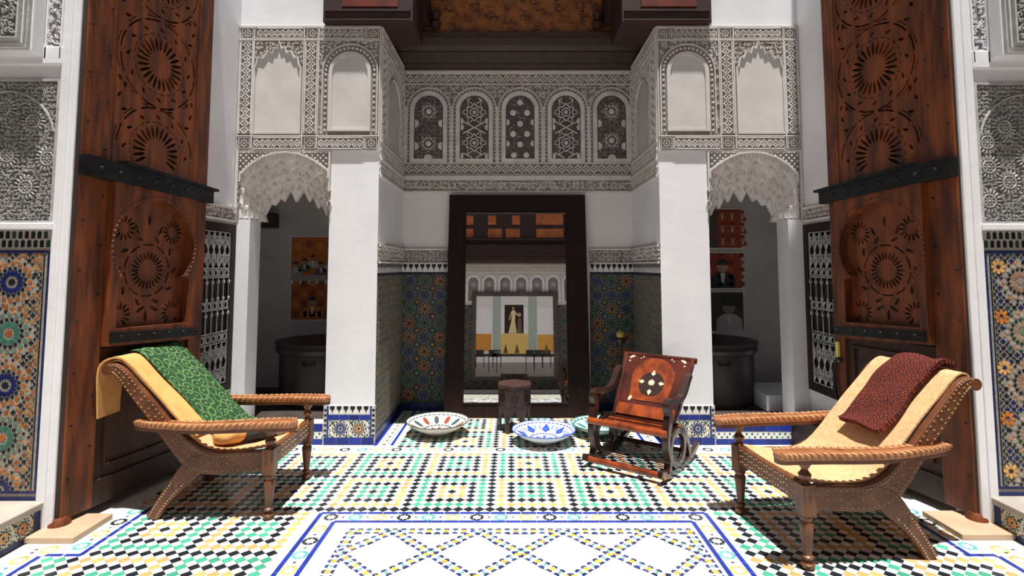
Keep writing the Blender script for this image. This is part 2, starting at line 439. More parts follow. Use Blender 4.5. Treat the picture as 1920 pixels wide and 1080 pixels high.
def small_zellige(mb, F, u0, v0, u1, v1, p, pal, h=.0015, fine_lines=True):
    nu = round((u1 - u0) / p); nv = round((v1 - v0) / p); pu = (u1 - u0) / nu; pv = (v1 - v0) / nv
    for i in range(nu):
        for j in range(nv):
            u = u0 + (i + .5) * pu; v = v0 + (j + .5) * pv; c = pal[(i + 2 * j + (i * j) % 2) % len(pal)]; r = min(pu, pv) * .5
            mb.prism(F, star(u, v, r * .2, r * .1, 4), 0, h, jit(C_K))
            if fine_lines: mb.rib(F, star(u, v, r * .99, r * .74, 8, PI / 8), r * .055, 0, h * 1.2, True, jit((.42, .40, .34)))
            for k in range(8): mb.prism(F, petal(u, v, r * .24, r * .72, r * .24, k * PI / 4), 0, h, jit(c))
            for k in range(8):
                a = (k + .5) * PI / 4; mb.prism(F, ngon(u + r * .80 * math.cos(a), v + r * .80 * math.sin(a), r * .12, 4, a), 0, h, jit(C_K if k % 2 else C_DG))
            mb.prism(F, star(u0 + i * pu + (pu if i == nu - 1 and False else 0) + pu * .02, v + pv * .5, r * .26, r * .12, 4), 0, h, jit(C_O if (i + j) % 2 else C_T)) if 0 < i and j < nv - 1 else None
def merlons(mb, F, u0, u1, v0, v1, n, h=.003):
    p = (u1 - u0) / n; H = v1 - v0
    mb.rect(F, u0, v0, u1, v1, 0, h * .4, C_W)
    for i in range(n):
        u = u0 + (i + .5) * p
        mb.prism(F, [(u - p * .36, v1 - H * .02), (u - p * .34, v1 - H * .35), (u - p * .12, v1 - H * .5), (u, v0 + H * .08), (u + p * .12, v1 - H * .5), (u + p * .34, v1 - H * .35), (u + p * .36, v1 - H * .02)], 0, h, jit(C_K))
def merlons2(mb, F, u0, u1, v0, v1, n, h=.003, solo=None):
    """two staggered rows of upright dark lozenges"""
    p = (u1 - u0) / n; H = (v1 - v0) / 2
    mb.rect(F, u0, v0, u1, v1, 0, h * .4, (.45, .43, .40))
    for r in range(2):
        for i in range(n):
            u = u0 + (i + .5 + (0, .45)[r]) * p; v = v0 + H * (r + .5)
            if u + p * .3 > u1: continue
            q = MB() if solo and u < .36 else mb
            q.prism(F, [(u - p * .3, v - H * .4), (u + p * .3, v - H * .4), (u + p * .3, v + H * .3), (u, v + H * .48), (u - p * .3, v + H * .3)], 0, h, jit(C_K if i % 5 else (.03, .06, .045)))
            if q is not mb: q.build('merlon_tile', TILEM, solo)

def strips(o, F, u0, v0, u1, v1, L=.1, h=.002, mb=None, col=C_B):
    """one course of glazed bars, each bar with its joint"""
    vert = (v1 - v0) > (u1 - u0); n = max(1, round(((v1 - v0) if vert else (u1 - u0)) / L))
    for i in range(n):
        if vert:
            a, b = v0 + (v1 - v0) * i / n + .0012, v0 + (v1 - v0) * (i + 1) / n - .0012; mb.rect(F, u0, a, u1, b, 0, h, jit(col, .3))
        else:
            a, b = u0 + (u1 - u0) * i / n + .0012, u0 + (u1 - u0) * (i + 1) / n - .0012; mb.rect(F, a, v0, b, v1, 0, h, jit(col, .3))

# ---------------------------------------------------------------- floor
mb = MB(); mb.box(-4.6, 4.7, -4.9, 6.9, -.12, -.004)
floor = mb.build('floor', GROUT, kind='structure')
A = .0705; X0, Y0 = -.146, 3.759
PX0, PX1, PY1, YB = -1.256, 1.273, 3.715, .0
GF = Fr((0, 0, 0), (1, 0, 0), (0, 1, 0))
def lat_col(i, j):
    r = max(abs(i % 8 - 4), abs(j % 8 - 4)); a = (i // 8 + j // 8) % 2 == 0
    return ('K', 'Y' if a else 'G', 'K', 'G' if a else 'Y', 'K')[4 - r]
def in_field(x, y):
    if PX0 - .02 < x < PX1 + .02 and YB < y < PY1 + .02: return False
    lo, hi = (-2.385, 2.53) if y > 3.16 else (-2.60, 2.68)
    if x < lo or x > hi or y < -4.4: return False
    if 4.86 < y < 5.0: return False
    if y > 4.99: return -1.04 < x < 1.17 and y < 6.24
    return True
def to_px(x, y, z=0):
    t = math.radians(4.06); c, s = math.cos(t), math.sin(t)
    zc = y * c + (z - 1.6) * s; yc = -y * s + (z - 1.6) * c
    return (960 + 1030 * x / zc, 427 - 1030 * yc / zc) if zc > .1 else (-1e4, -1e4)
TC = {'K': C_K, 'G': C_G, 'Y': C_Y, 'W': C_W}
tiles = []
for i in range(-38, 40):
    for j in range(-118, 37):
        for q, off in (('c', 0), ('w', .5)):
            x, y = X0 + (i + off) * A, Y0 + (j + off) * A
            if in_field(x, y): tiles.append((x, y, lat_col(i, j) if q == 'c' else 'W'))
vis = sorted((t for t in tiles if -5 < to_px(t[0], t[1])[0] < 1925 and to_px(t[0], t[1])[1] < 1084), key=lambda t: math.hypot(t[0] * .6, t[1]))[:300]
vset = set(id(t) for t in vis)
def dia(r): return [(r, 0), (0, r), (-r, 0), (0, -r)]
tm = {}
for k, c in TC.items():
    for q in range(4):
        m = MB(); m.prism(GF, dia(A * .485), -.0035, q * .0002, jit(c, .22), .985)
        o = m.build('tile', TILE); tm[k, q] = o.data; bpy.data.objects.remove(o)
for x, y, k in vis:
    o = bpy.data.objects.new('tile', tm[k, R.randrange(4)]); COL.objects.link(o); o.parent = floor; o.location = (x, y, 0)
mb = MB()
for t in tiles:
    if id(t) not in vset:
        mb.prism(GF, [(t[0] + a, t[1] + b) for a, b in dia(A * .485)], -.0035, R.random() * .0006, jit(TC[t[2]], .22))
mb.build('tile_field', TILE, floor, kind='stuff')

def put(me, name, parent, x, y, rz=0, z=0):
    o = bpy.data.objects.new(name, me); COL.objects.link(o); o.parent = parent; o.location = (x, y, z); o.rotation_euler.z = rz; return o
bar_me = []
for q in range(4):
    m = MB(); m.prism(GF, [(-.0485, -.014), (.0485, -.014), (.0485, .014), (-.0485, .014)], -.0035, .0012, jit(C_B, .3)); o = m.build('border_bar', TILE); bar_me.append(o.data); bpy.data.objects.remove(o)
oct_me = {}
for k, c in (('K', C_K), ('G', C_T), ('Y', C_Y)):
    m = MB()
    for q in range(8):
        a0, a1 = 2 * PI * q / 8 + .06, 2 * PI * (q + 1) / 8 - .06
        m.prism(GF, [(.026 * math.cos(a0), .026 * math.sin(a0)), (.047 * math.cos(a0 - .03), .047 * math.sin(a0 - .03)), (.047 * math.cos(a1 + .03), .047 * math.sin(a1 + .03)), (.026 * math.cos(a1), .026 * math.sin(a1))], -.003, .0008, jit(c, .15))
    m.prism(GF, ngon(0, 0, .022, 8), -.003, .0008, C_W)
    o = m.build('octagon_tile', TILE); oct_me[k] = o.data; bpy.data.objects.remove(o)
bg_mb = MB(); rest = MB()
def bar_line(x0, y0, x1, y1):
    L = math.hypot(x1 - x0, y1 - y0); n = max(1, round(L / .1)); a = math.atan2(y1 - y0, x1 - x0)
    for i in range(n):
        t = (i + .5) / n; put(bar_me[R.randrange(4)], 'border_bar', floor, x0 + (x1 - x0) * t, y0 + (y1 - y0) * t, a)
def oct_line(x0, y0, x1, y1, k0=0, step=.153):
    L = math.hypot(x1 - x0, y1 - y0); n = max(1, round(L / step)); dx, dy = (x1 - x0) / n, (y1 - y0) / n
    for i in range(n):
        x, y = x0 + dx * (i + .5), y0 + dy * (i + .5)
        put(oct_me['KGY'[(i + k0) % 3]], 'octagon_tile', floor, x, y)
        rest.prism(GF, star(x + dx / 2, y + dy / 2, .014, .006, 4), -.003, .0009, jit(C_DG if i % 2 else C_K))
def white_rect(x0, y0, x1, y1, s=.14):
    nx, ny = max(1, round((x1 - x0) / s)), max(1, round((y1 - y0) / s))
    for i in range(nx):
        for j in range(ny):
            bg_mb.rect(GF, x0 + (x1 - x0) * i / nx + .0006, y0 + (y1 - y0) * j / ny + .0006, x0 + (x1 - x0) * (i + 1) / nx - .0006, y0 + (y1 - y0) * (j + 1) / ny - .0006, -.004, -.0003 + R.random() * .0002, jit(C_W, .04))
# panel border
white_rect(PX0, PY1 - .20, PX1, PY1); white_rect(PX0, YB, PX0 + .20, PY1 - .2); white_rect(PX1 - .20, YB, PX1, PY1 - .2)
for d in (.016, .136):
    bar_line(PX0 + d, PY1 - d, PX1 - d, PY1 - d); bar_line(PX0 + d, YB, PX0 + d, PY1 - d); bar_line(PX1 - d, YB, PX1 - d, PY1 - d)
oct_line(PX0 + .02, PY1 - .076, PX1 - .02, PY1 - .076, 0); oct_line(PX0 + .076, PY1 - .15, PX0 + .076, YB, 2); oct_line(PX1 - .076, PY1 - .15, PX1 - .076, YB, 2)
# panel of marble lozenges between mosaic ribbons
LX0, LX1, LY1 = -.97, 1.07, 3.455; D = .255; HW = .033
RZ = [0]
def ribbon(x0, y0, x1, y1):
    RZ[0] += .00012; z = RZ[0]
    L = math.hypot(x1 - x0, y1 - y0); ux, uy = (x1 - x0) / L, (y1 - y0) / L; n = max(1, round(L / .052)); p = L / n
    T = lambda a, b: (x0 + ux * a - uy * b, y0 + uy * a + ux * b)
    rest.prism(GF, [T(0, -HW), T(L, -HW), T(L, HW), T(0, HW)], -.004, z, C_W)
    for i in range(n):
        a = (i + .5) * p
        for b in (-1, 1):
            rest.prism(GF, [T(a - p * .40, b * HW * .70 - .010), T(a + p * .40, b * HW * .70 - .010), T(a + p * .22, b * HW * .70 + .010), T(a - p * .22, b * HW * .70 + .010)], -.003, z + .0004, jit((.03, .04, .16) if i % 3 else C_BD, .3))
        if i % 2: rest.prism(GF, [T(a + x, y) for x, y in star(0, 0, .024, .012, 4)], -.003, z + .0005, jit((.50, .36, .03), .2))
        else: rest.prism(GF, [T(a + x, y) for x, y in ngon(0, 0, .012, 4)], -.003, z + .0005, jit(C_G, .2))
ribbon(LX0 - HW, LY1, LX1 + HW, LY1); ribbon(LX0, YB, LX0, LY1); ribbon(LX1, YB, LX1, LY1)
for k in range(-6, 12):
    for s in (1, -1):
        # line y = LY1 + s*(x - xk)  clipped to the panel
        xk = LX0 + D + 2 * D * k
        xs = sorted((xk, xk - s * (LY1 - YB))); xa, xb = max(xs[0], LX0), min(xs[1], LX1)
        if xb - xa > .05: ribbon(xa, LY1 + s * (xa - xk), xb, LY1 + s * (xb - xk))
white_rect(PX0 + .152, LY1 + HW, PX1 - .152, PY1 - .152); white_rect(PX0 + .152, YB, LX0 - HW, LY1 + HW); white_rect(LX1 + HW, YB, PX1 - .152, LY1 + HW)
hd = D - HW * math.sqrt(2) - .002
for r in range(0, 11):
    for k in range(-1, 10):
        cx = LX0 + D * (k); cy = LY1 - D * r
        if (k + r) % 2 == 0: continue
        q = clip_rect([(cx + hd, cy), (cx, cy + hd), (cx - hd, cy), (cx, cy - hd)], LX0 + HW, YB, LX1 - HW, LY1 - HW)
        if q:
            m = MB(); m.prism(GF, q, -.004, .0003); m.build('marble_slab', MARBLE, floor)
# the rest of the court floor: plain marble nearer than the panel is out of view
# door side borders
for s, x_in, x_out, x_low in ((-1, -2.385, -2.53, -2.60), (1, 2.53, 2.67, 2.68)):
    a, b = min(x_in, x_in + s * .42), max(x_in, x_in + s * .42)
    white_rect(a, 3.165, b, 4.55)
    a, b = min(x_low, x_low + s * .16), max(x_low, x_low + s * .16)
    white_rect(a, 2.2, b, 3.16)
    bar_line(x_in + s * .015, 3.175, x_in + s * .015, 4.5); bar_line(x_in, 3.175, x_low, 3.175); bar_line(x_low + s * .015, 2.2, x_low + s * .015, 3.16)
    oct_line(x_in + s * .085, 3.2, x_in + s * .085, 4.4, 1); oct_line(x_low + s * .09, 2.4, x_low + s * .09, 3.2, 1)
    oct_line(x_in + s * .16, 3.235, x_in + s * .31, 3.235, 2)
# threshold band and alcove border
white_rect(-2.4, 4.87, 2.52, 5.02); oct_line(-2.3, 4.945, 2.4, 4.945, 1)
for s in (-1, 1):
    xe = -1.245 if s < 0 else 1.375
    f = lambda d: xe - s * d
    a, b = sorted((f(.02), f(.215))); white_rect(a, 5.02, b, 6.25)
    bar_line(f(.02), 5.05, f(.02), 6.25); bar_line(f(.165), 5.05, f(.165), 6.25)
    for k in range(20):
        y = 5.08 + k * .058
        rest.prism(GF, star(f(.092), y, .024, .011, 4), -.003, .0008, jit((.40, .38, .10) if k % 2 else C_K))
        rest.prism(GF, ngon(f(.06), y + .03, .010, 4), -.003, .0008, jit(C_DG)); rest.prism(GF, ngon(f(.125), y + .03, .010, 4), -.003, .0008, jit(C_K))
bg_mb.build('white_border_tiles', TILE, floor, kind='stuff')
rest.build('mosaic_ribbons', TILE, floor, kind='stuff')

# ---------------------------------------------------------------- alcove back wall
YBK, ZT = 6.25, 3.861
mb = MB(); mb.box(-1.5, 1.62, YBK, YBK + .3, 0, 4.9)
wall_back = mb.build('wall_back', WARMW, kind='structure')
FB = Fr((0, YBK, 0), (1, 0, 0))
bx = lambda x: -1.242 + (x - 757) * .00624
bz = lambda y: ZT - (y - 135) * .00625
XL, XR = -1.245, 1.375
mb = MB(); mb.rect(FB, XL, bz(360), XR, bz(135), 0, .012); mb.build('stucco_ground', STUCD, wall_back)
FS = FB.sub(0, 0, .012)
def stu(name, fn, parent, m=STUC, kind='stuff'):
    q = MB(); fn(q); return q.build(name, m, parent, kind=kind)
stu('carved_band', lambda q: band(q, FS, XL + .02, bz(159), XR - .02, bz(139), .012, dens=.7), wall_back)
stu('carved_band', lambda q: band(q, FS, XL + .02, bz(328), XR - .02, bz(307), .014, dens=.7), wall_back)
def inscription(q, F, u0, v0, u1, v1, d, h=.012):
    q.rib(F, [(u0, v0), (u1, v0), (u1, v1), (u0, v1)], (v1 - v0) * .09, 0, h, True)
    H = v1 - v0; u = u0 + H * .3
    while u < u1 - H * .4:
        t = R.randrange(4); v = v0 + H * .25
        if t == 0: q.rib(F, [(u, v + H * .55), (u + H * .02, v), (u + H * .25, v - H * .05)], H * .09, 0, h)
        elif t == 1: q.rib(F, arc(u + H * .2, v + H * .15, H * .18, 200, 430, 7), H * .09, 0, h)
        elif t == 2: q.rib(F, [(u, v), (u + H * .15, v + H * .22), (u + H * .3, v), (u + H * .45, v + H * .5)], H * .08, 0, h)
        else: q.rib(F, arc(u + H * .22, v + H * .32, H * .2, 20, 320, 8), H * .08, 0, h); q.prism(F, ngon(u + H * .22, v + H * .32, H * .06, 5), 0, h)
        u += H * R.uniform(.34, .5)
    scroll(q, F, lambda a, b: True, u0, v0 + H * .1, u1, v1 - H * .1, d, h * .6)
stu('inscription_band', lambda q: inscription(q, FS, XL, bz(359), XR, bz(338), .05), wall_back)
mb = MB(); mb.rect(FB, XL, bz(337), XR, bz(330), 0, .05); mb.build('moulding', STUCP, wall_back, bevel=.008)
mb = MB(); mb.rect(FB, XL, bz(138), XR, bz(133), 0, .05)
for k in range(17): mb.prism(FB, arc(XL + .08 + k * .155, bz(133.5), .06, 0, 180, 6, .018), .0, .03)
mb.build('moulding', STUCP, wall_back)
cxs = [bx(802), bx(886.5), bx(971), bx(1056), bx(1140)]
hw, vb_, vt_ = .155, bz(299), bz(182)
def over_arch(u, v):
    if not (bz(303) < v < bz(161)): return False
    for c in cxs:
        if abs(u - c) < .262 and v < vt_ - hw + .05: return False
        if (u - c) ** 2 + (v - (vt_ - hw)) ** 2 < .262 ** 2: return False
    return True
stu('carved_spandrels', lambda q: scroll(q, FS, over_arch, XL + .02, bz(304), XR - .02, bz(161), .052, .01), wall_back)
def five(q):
    for c in cxs:
        q.plate(FS, archpoly(c, .214, vb_ - .04, vt_ + .06, 16), [archpoly(c, hw + .012, vb_, vt_ + .01, 16)], 0, .018)
        q.rib(FS, archpoly(c, .250, vb_ - .04, vt_ + .10, 16)[1:] + [archpoly(c, .250, vb_ - .04, vt_ + .1)[0]], .016, 0, .016)
        p = archpoly(c, .232, vb_ - .02, vt_ + .08, 18)[1:]; p.append((c - .232, vb_ - .02))
        for a, b in zip(p, p[1:]):
            L = math.hypot(b[0] - a[0], b[1] - a[1]); n = max(1, round(L / .045))
            for k in range(n):
                t = (k + .5) / n; x, y = a[0] + (b[0] - a[0]) * t, a[1] + (b[1] - a[1]) * t
                q.prism(FS, ngon(x, y, .010, 5, k), 0, .014, None, .7)
    for k in range(6):
        u = (cxs[0] - .264 if k == 0 else cxs[-1] + .264 if k == 5 else (cxs[k - 1] + cxs[k]) / 2)
        q.rect(FS, u - .007, vb_ - .04, u + .007, vt_ - .12, 0, .02)
stu('arch_surrounds', five, wall_back, STUC)
def lattice_star(q, F, c, v):
    r = .062
    for k in range(8):
        a = k * PI / 4
        q.rib(F, [(c + r * .45 * math.cos(a), v + r * .45 * math.sin(a)), (c + r * 1.0 * math.cos(a + .39), v + r * math.sin(a + .39)), (c + r * 1.75 * math.cos(a + .2), v + r * 1.75 * math.sin(a + .2))], .011, 0, .012)
    q.rib(F, star(c, v, r * .95, r * .6, 8), .010, 0, .012, True)
    q.prism(F, ngon(c, v, r * .34, 10), 0, .016, None, .7)
for n_, c in enumerate(cxs):
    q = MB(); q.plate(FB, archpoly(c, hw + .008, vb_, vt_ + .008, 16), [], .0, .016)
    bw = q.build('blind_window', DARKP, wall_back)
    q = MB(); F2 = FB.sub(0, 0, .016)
    ins = lambda u, v: abs(u - c) < hw - .01 and v > vb_ + .005 and (v < vt_ - hw or (u - c) ** 2 + (v - vt_ + hw) ** 2 < (hw - .012) ** 2)
    H = vt_ - vb_
    if n_ in (0, 4):
        for v in (.25, .78) if n_ == 0 else (.3, .78):
            q.prism(F2, ngon(c, vb_ + H * v * .97, .034, 12), 0, .012, None, .7)
            q.rib(F2, ngon(c, vb_ + H * v * .97, .062, 12), .010, 0, .008, True)
            q.rib(F2, star(c, vb_ + H * v * .97, .10, .07, 8), .008, 0, .007, True)
        for v in (.2, .56):
            for s in (-1, 1): q.prism(F2, clip_rect(ngon(c + s * hw, vb_ + H * v, .045, 12), c - hw, vb_, c + hw, vt_), 0, .012)
        q.prism(F2, clip_rect(ngon(c, vb_, .05, 12), c - hw, vb_, c + hw, vt_), 0, .012)
        q3 = MB(); scroll(q3, F2, ins, c - hw, vb_, c + hw, vt_, .05, .006); q3.build('faded_lattice', STUCD, bw, kind='stuff')
    elif n_ in (1, 3):
        def seg(pts, wd=.013):
            for a_, b_ in zip(pts, pts[1:]):
                m_ = [(a_[0] + (b_[0] - a_[0]) * k / 6, a_[1] + (b_[1] - a_[1]) * k / 6) for k in range(7)]
                run = []
                for p_ in m_:
                    if ins(*p_): run.append(p_)
                    else:
                        if len(run) > 1: q.rib(F2, run, wd, 0, .012)
                        run = []
                if len(run) > 1: q.rib(F2, run, wd, 0, .012)
        for v in (.255, .745):
            y = vb_ + H * v
            q.rib(F2, ngon(c, y, .048, 12), .012, 0, .012, True); q.prism(F2, ngon(c, y, .024, 10), 0, .014, None, .7)
            st_ = star(c, y, .105, .072, 6, PI / 6); seg(st_ + st_[:1])
            for k in range(6):
                a = k * PI / 3; seg([(c + .10 * math.cos(a + .26), y + .10 * math.sin(a + .26)), (c + .16 * math.cos(a), y + .16 * math.sin(a)), (c + .10 * math.cos(a - .26), y + .10 * math.sin(a - .26))], .010)
        for v in (.0, .5, 1.0):
            y = vb_ + H * v
            seg([(c - .13, y - .07), (c, y), (c + .13, y + .07)]); seg([(c - .13, y + .07), (c, y), (c + .13, y - .07)])
            for s in (-1, 1): q.prism(F2, clip_rect(ngon(c + s * hw, min(max(y, vb_ + .03), vb_ + H * .6), .035, 10), c - hw, vb_, c + hw, vt_), 0, .012)
    else:
        for u, v in ((0, .93), (-.09, .76), (.09, .76), (0, .58), (-.09, .41), (.09, .41), (0, .24), (-.08, .06), (.08, .06)):
            q.prism(F2, ngon(c + u * .9, vb_ + H * v * .97, .036, 14), 0, .014, None, .75)
        for v in (.24, .58):
            for s in (-1, 1): q.prism(F2, clip_rect(ngon(c + s * hw, vb_ + H * v, .036, 12), c - hw, vb_, c + hw, vt_), 0, .012)
        for k in range(40):
            u, v = R.uniform(-hw, hw), R.uniform(0, H)
            if ins(c + u, vb_ + v): q.prism(F2, ngon(c + u, vb_ + v, .007, 4, k), 0, .005)
    q.build('lattice', STUC, bw)

# dado of the alcove: carved frieze, merlons, glazed star tiles
ALC_PAL = [(.50, .14, .03), (.04, .08, .24), (.05, .15, .13), (.46, .17, .04), (.03, .06, .18)]
def dado(F, u0, u1, parent, fine, pal, scroll_m=STUC):
    zt, zf, zm = 1.806, 1.631, 1.528
    q = MB(); q.rect(F, u0, zf, u1, zt, 0, .010); q.build('frieze_ground', STUCD, parent)
    Fq = F.sub(0, 0, .01)
    def fr(q):
        q.rect(F, u0, zt - .02, u1, zt, 0, .03); q.rect(F, u0, zf, u1, zf + .018, 0, .03)
        scroll(q, Fq, lambda a, b: True, u0, zf + .02, u1, zt - .02, .045, .011)
    stu('carved_frieze', fr, parent)
    q = MB(); merlons(q, F, u0, u1, zm + .012, zf, max(3, round((u1 - u0) / .062))); strips(None, F, u0, zm - .012, u1, zm + .012, .12, .004, q, (.012, .014, .05)); q.build('merlon_tiles', TILEM, parent, kind='stuff')
    q = MB(); q.rect(F, u0, .07, u1, zm - .012, 0, .001); q.build('tile_bed', GROUTW, parent)
    q = MB(); small_zellige(q, F.sub(0, 0, .001), u0, .10, u1, zm - .015, fine, pal, .0015); strips(None, F, u0, .0, u1, .085, .14, .004, q, (.014, .022, .12)); q.build('zellige_tiles', TILEM, parent, kind='stuff')
dado(FB, XL, bx(840), wall_back, .158, ALC_PAL)
dado(FB, bx(1097), XR, wall_back, .158, ALC_PAL)

# ---------------------------------------------------------------- the two flanks: pier, niche arch, carved panels
ZP, YP = 3.885, 5.09
SIDE_PAL = [(.16, .12, .09), (.09, .10, .10), (.20, .15, .08), (.12, .10, .09)]
O_px = [(62, 940), (65, 640), (75, 340), (200, 210), (350, 110), (520, 55), (680, 40), (850, 60), (1000, 120), (1130, 200), (1250, 290), (1265, 600), (1290, 950)]
I_px = [(300, 960), (320, 860), (350, 800), (420, 720), (540, 640), (640, 590), (745, 560), (850, 590), (960, 640), (1060, 720), (1150, 800), (1220, 880), (1285, 960)]
T_px = [(340, 965), (310, 870), (390, 705), (440, 735), (520, 625), (570, 680), (655, 515), (738, 685), (840, 515), (920, 685), (965, 605), (1050, 780), (1090, 705), (1165, 875), (1210, 810), (1285, 965)]
def refine(p, m):
    o = []
    for a, b in zip(p, p[1:]):
        for k in range(m): o.append((a[0] + (b[0] - a[0]) * k / m, a[1] + (b[1] - a[1]) * k / m))
    return o + [p[-1]]
def flank(s, nm):
    xe = XL if s < 0 else XR
    X = lambda u: xe + s * u
    mb = MB()
    mb.box(X(0), X(.455), YP, YP + .5, 0, 2.70)
    mb.box(X(0), X(.25), YP + .5, YBK + .2, 0, ZP)
    mb.box(X(0), X(1.34), YP, YP + .22, 2.683, ZP)
    mb.box(X(.53), X(2.2), YP, YP + .22, ZP, 5.6)
    mb.box(X(0), X(.53), YP + .22, YP + .5, 2.70, ZP)
    mb.box(X(1.19), X(1.34), YP, YP + .22, 0, 2.04)
    wl = mb.build('wall_' + nm, WHITE, kind='structure')
    F = Fr((xe, YP, 0), (s, 0, 0), n=(0, -1, 0))
    pu = lambda x: (711 - x) * .00516
    pv = lambda y: ZP - (y - 50) * .00516
    # carved facing of the upper storey
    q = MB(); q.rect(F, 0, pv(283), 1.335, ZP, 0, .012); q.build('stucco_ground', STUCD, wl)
    G = F.sub(0, 0, .012)
    # plain rails and field plates that leave the carved strips sunk between them
    U = lambda x0, x1: (pu(x1), pu(x0))
    rows = (pv(74), pv(55)); rowb = (pv(279), pv(259))
    q = MB()
    q.rib(F, [(0.004, pv(282)), (1.331, pv(282)), (1.331, ZP - .006), (.004, ZP - .006)], .02, .0, .02, True)
    for x in (479.5, 571, 598): q.rect(F, pu(x) - .006, rowb[0], pu(x) + .006, rows[1], 0, .027)
    for v0, v1 in (rows, rowb): q.rect(F, pu(684) - .006, v0, pu(684) + .006, v1, 0, .027)
    for y in (53, 77, 256): q.rect(F, .0, pv(y) - .006, 1.335, pv(y) + .006, 0, .026)
    q.build('plain_rails', STUCP, wl)
    for x0, x1 in ((484, 568), (601, 681)):
        a, b = U(x0, x1)
        stu('carved_band', lambda q: band(q, G, a, rows[0], b, rows[1], .013, dens=.85), wl)
        stu('carved_band', lambda q: band(q, G, a, rowb[0], b, rowb[1], .013, dens=.85), wl)
    for x0, x1 in ((455, 477), (574, 595)):
        a, b = U(x0, x1); stu('carved_band', lambda q: band(q, G, a, pv(251), b, pv(80), .013, dens=.85), wl)
    for x in (466.5, 585.5, 697):
        for y in (64.5, 269): stu('carved_medallion', lambda q: medallion(q, G, pu(x), pv(y), .05), wl)
    # blind muqarnas panel
    a0, a1 = pu(563), pu(483); c = (a0 + a1) / 2
    sc_ = [(483, 128), (487, 110), (497, 112), (505, 98), (513, 103), (516, 92), (521, 94), (525, 80), (530, 94), (536, 91), (539, 102), (547, 98), (553, 111), (559, 110), (563, 128)]
    op = [(pu(x), pv(y)) for x, y in sc_][::-1]
    hole = op + [(a1, pv(249)), (a0, pv(249))]
    q = MB(); q.rib(F, [(a0 - .012, pv(127)), (a0 - .012, pv(251)), (a1 + .012, pv(251)), (a1 + .012, pv(127))], .026, 0, .024)
    q.rib(G, op, .016, 0, .02); q.build('blind_arch_frame', STUCP, wl)
    q = MB(); q.plate(F, hole, [], 0, .014); q.build('blind_arch_field', STUCP, wl)
    stu('carved_spandrels', lambda q: scroll(q, G, lambda u, v: not inside(u, v, hole), pu(570), pv(122), pu(480), pv(78), .042, .012), wl)
    # blind round arch with a beaded border
    c = pu(656); hw2 = .165
    q = MB(); q.plate(F, archpoly(c, hw2, pv(243), pv(106), 16), [], 0, .014); q.build('blind_arch_field', STUCP, wl)
    q = MB(); q.plate(F, archpoly(c, .20, pv(247), pv(99), 18), [archpoly(c, hw2, pv(243), pv(106), 18)], 0, .03)
    pts = archpoly(c, .258, pv(252), pv(85), 18)[1:] + [archpoly(c, .258, pv(252), pv(85), 18)[0]]; q.rib(F, pts, .014, 0, .028)
    q.build('blind_arch_frame', STUCP, wl)
    def beads(q):
        p = archpoly(c, .229, pv(250), pv(92), 18); p = p[1:] + p[:1]
        for a, b in zip(p, p[1:]):
            L = math.hypot(b[0] - a[0], b[1] - a[1]); n = max(1, round(L / .055))
            for k in range(n):
                t = (k + .5) / n; q.prism(G, ngon(a[0] + (b[0] - a[0]) * t, a[1] + (b[1] - a[1]) * t, .017, 4, math.atan2(b[1] - a[1], b[0] - a[0]) + .78), 0, .013, None, .7)
    stu('beaded_border', beads, wl)
    stu('carved_spandrels', lambda q: scroll(q, G, lambda u, v: (u - c) ** 2 + (v - pv(85) + .258) ** 2 > .27 ** 2 and (v > pv(130) or abs(u - c) > .27), pu(682) - .12, pv(252), pu(600), pv(78), .040, .012), wl)
    # muqarnas arch of the niche: five toothed layers stepping back
    m2 = lambda p: (.455 + (617 - (440 + p[0] / 7.2)) * .0050, 2.683 - (p[1] / 7.2 - 3) * .00502)
    Oc = refine([m2(p) for p in O_px], 3); Ic = refine([m2(p) for p in I_px], 3)
    q = MB(); q.rect(F, .445, 2.0, 1.335, 2.69, -.02, 0.0)
    body_hole = Oc
    q = MB()
    out = [(.448, 2.69), (1.337, 2.69), (1.337, 2.0)] + Oc + [(.448, 2.0)]
    q.plate(F, out, [], -.10, .008)
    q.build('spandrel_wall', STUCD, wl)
    sp = lambda u, v: not inside(u, v, Oc + [(.45, 1.9), (1.33, 1.9)]) and .47 < u < 1.32
    stu('carved_spandrels', lambda q: diaper(q, F.sub(0, 0, .008), sp, .455, 2.2, 1.33, 2.68, .052, .012), wl)
    q = MB(); q.rib(F, Oc[5:-5], .022, 0, .03); q.rect(F, .45, 2.665, 1.335, 2.69, 0, .018); q.rect(F, 1.31, 2.02, 1.335, 2.69, 0, .022); q.rect(F, .45, 2.3, .468, 2.69, 0, .022)
    q.build('arch_moulding', STUCP, wl)
    NL = 5
    for k in range(NL):
        t1 = (k + 1) / NL
        if k < NL - 1:
            low = []
            nn = 11 + 2 * (k % 2)
            P_ = [(o[0] + (i[0] - o[0]) * t1, o[1] + (i[1] - o[1]) * t1) for o, i in zip(Oc, Ic)]
            seg = [0]
            for a, b in zip(P_, P_[1:]): seg.append(seg[-1] + math.hypot(b[0] - a[0], b[1] - a[1]))
            def at(d):
                for n in range(len(seg) - 1):
                    if seg[n + 1] >= d or n == len(seg) - 2:
                        f_ = (d - seg[n]) / (seg[n + 1] - seg[n]); return (P_[n][0] + (P_[n + 1][0] - P_[n][0]) * f_, P_[n][1] + (P_[n + 1][1] - P_[n][1]) * f_)
            teeth = []
            for n in range(nn * 4 + 1):
                x, y = at(seg[-1] * n / (nn * 4)); ph = n % 4
                teeth.append((x, y + (.028, .0, -.034, .0)[ph]))
            low = teeth
        else:
            low = [m2(p) for p in T_px]
        top = [(o[0] + (i[0] - o[0]) * max(0, k - .6) / NL, o[1] + (i[1] - o[1]) * max(0, k - .6) / NL) for o, i in zip(Oc, Ic)]
        d = -.035 * k - .0
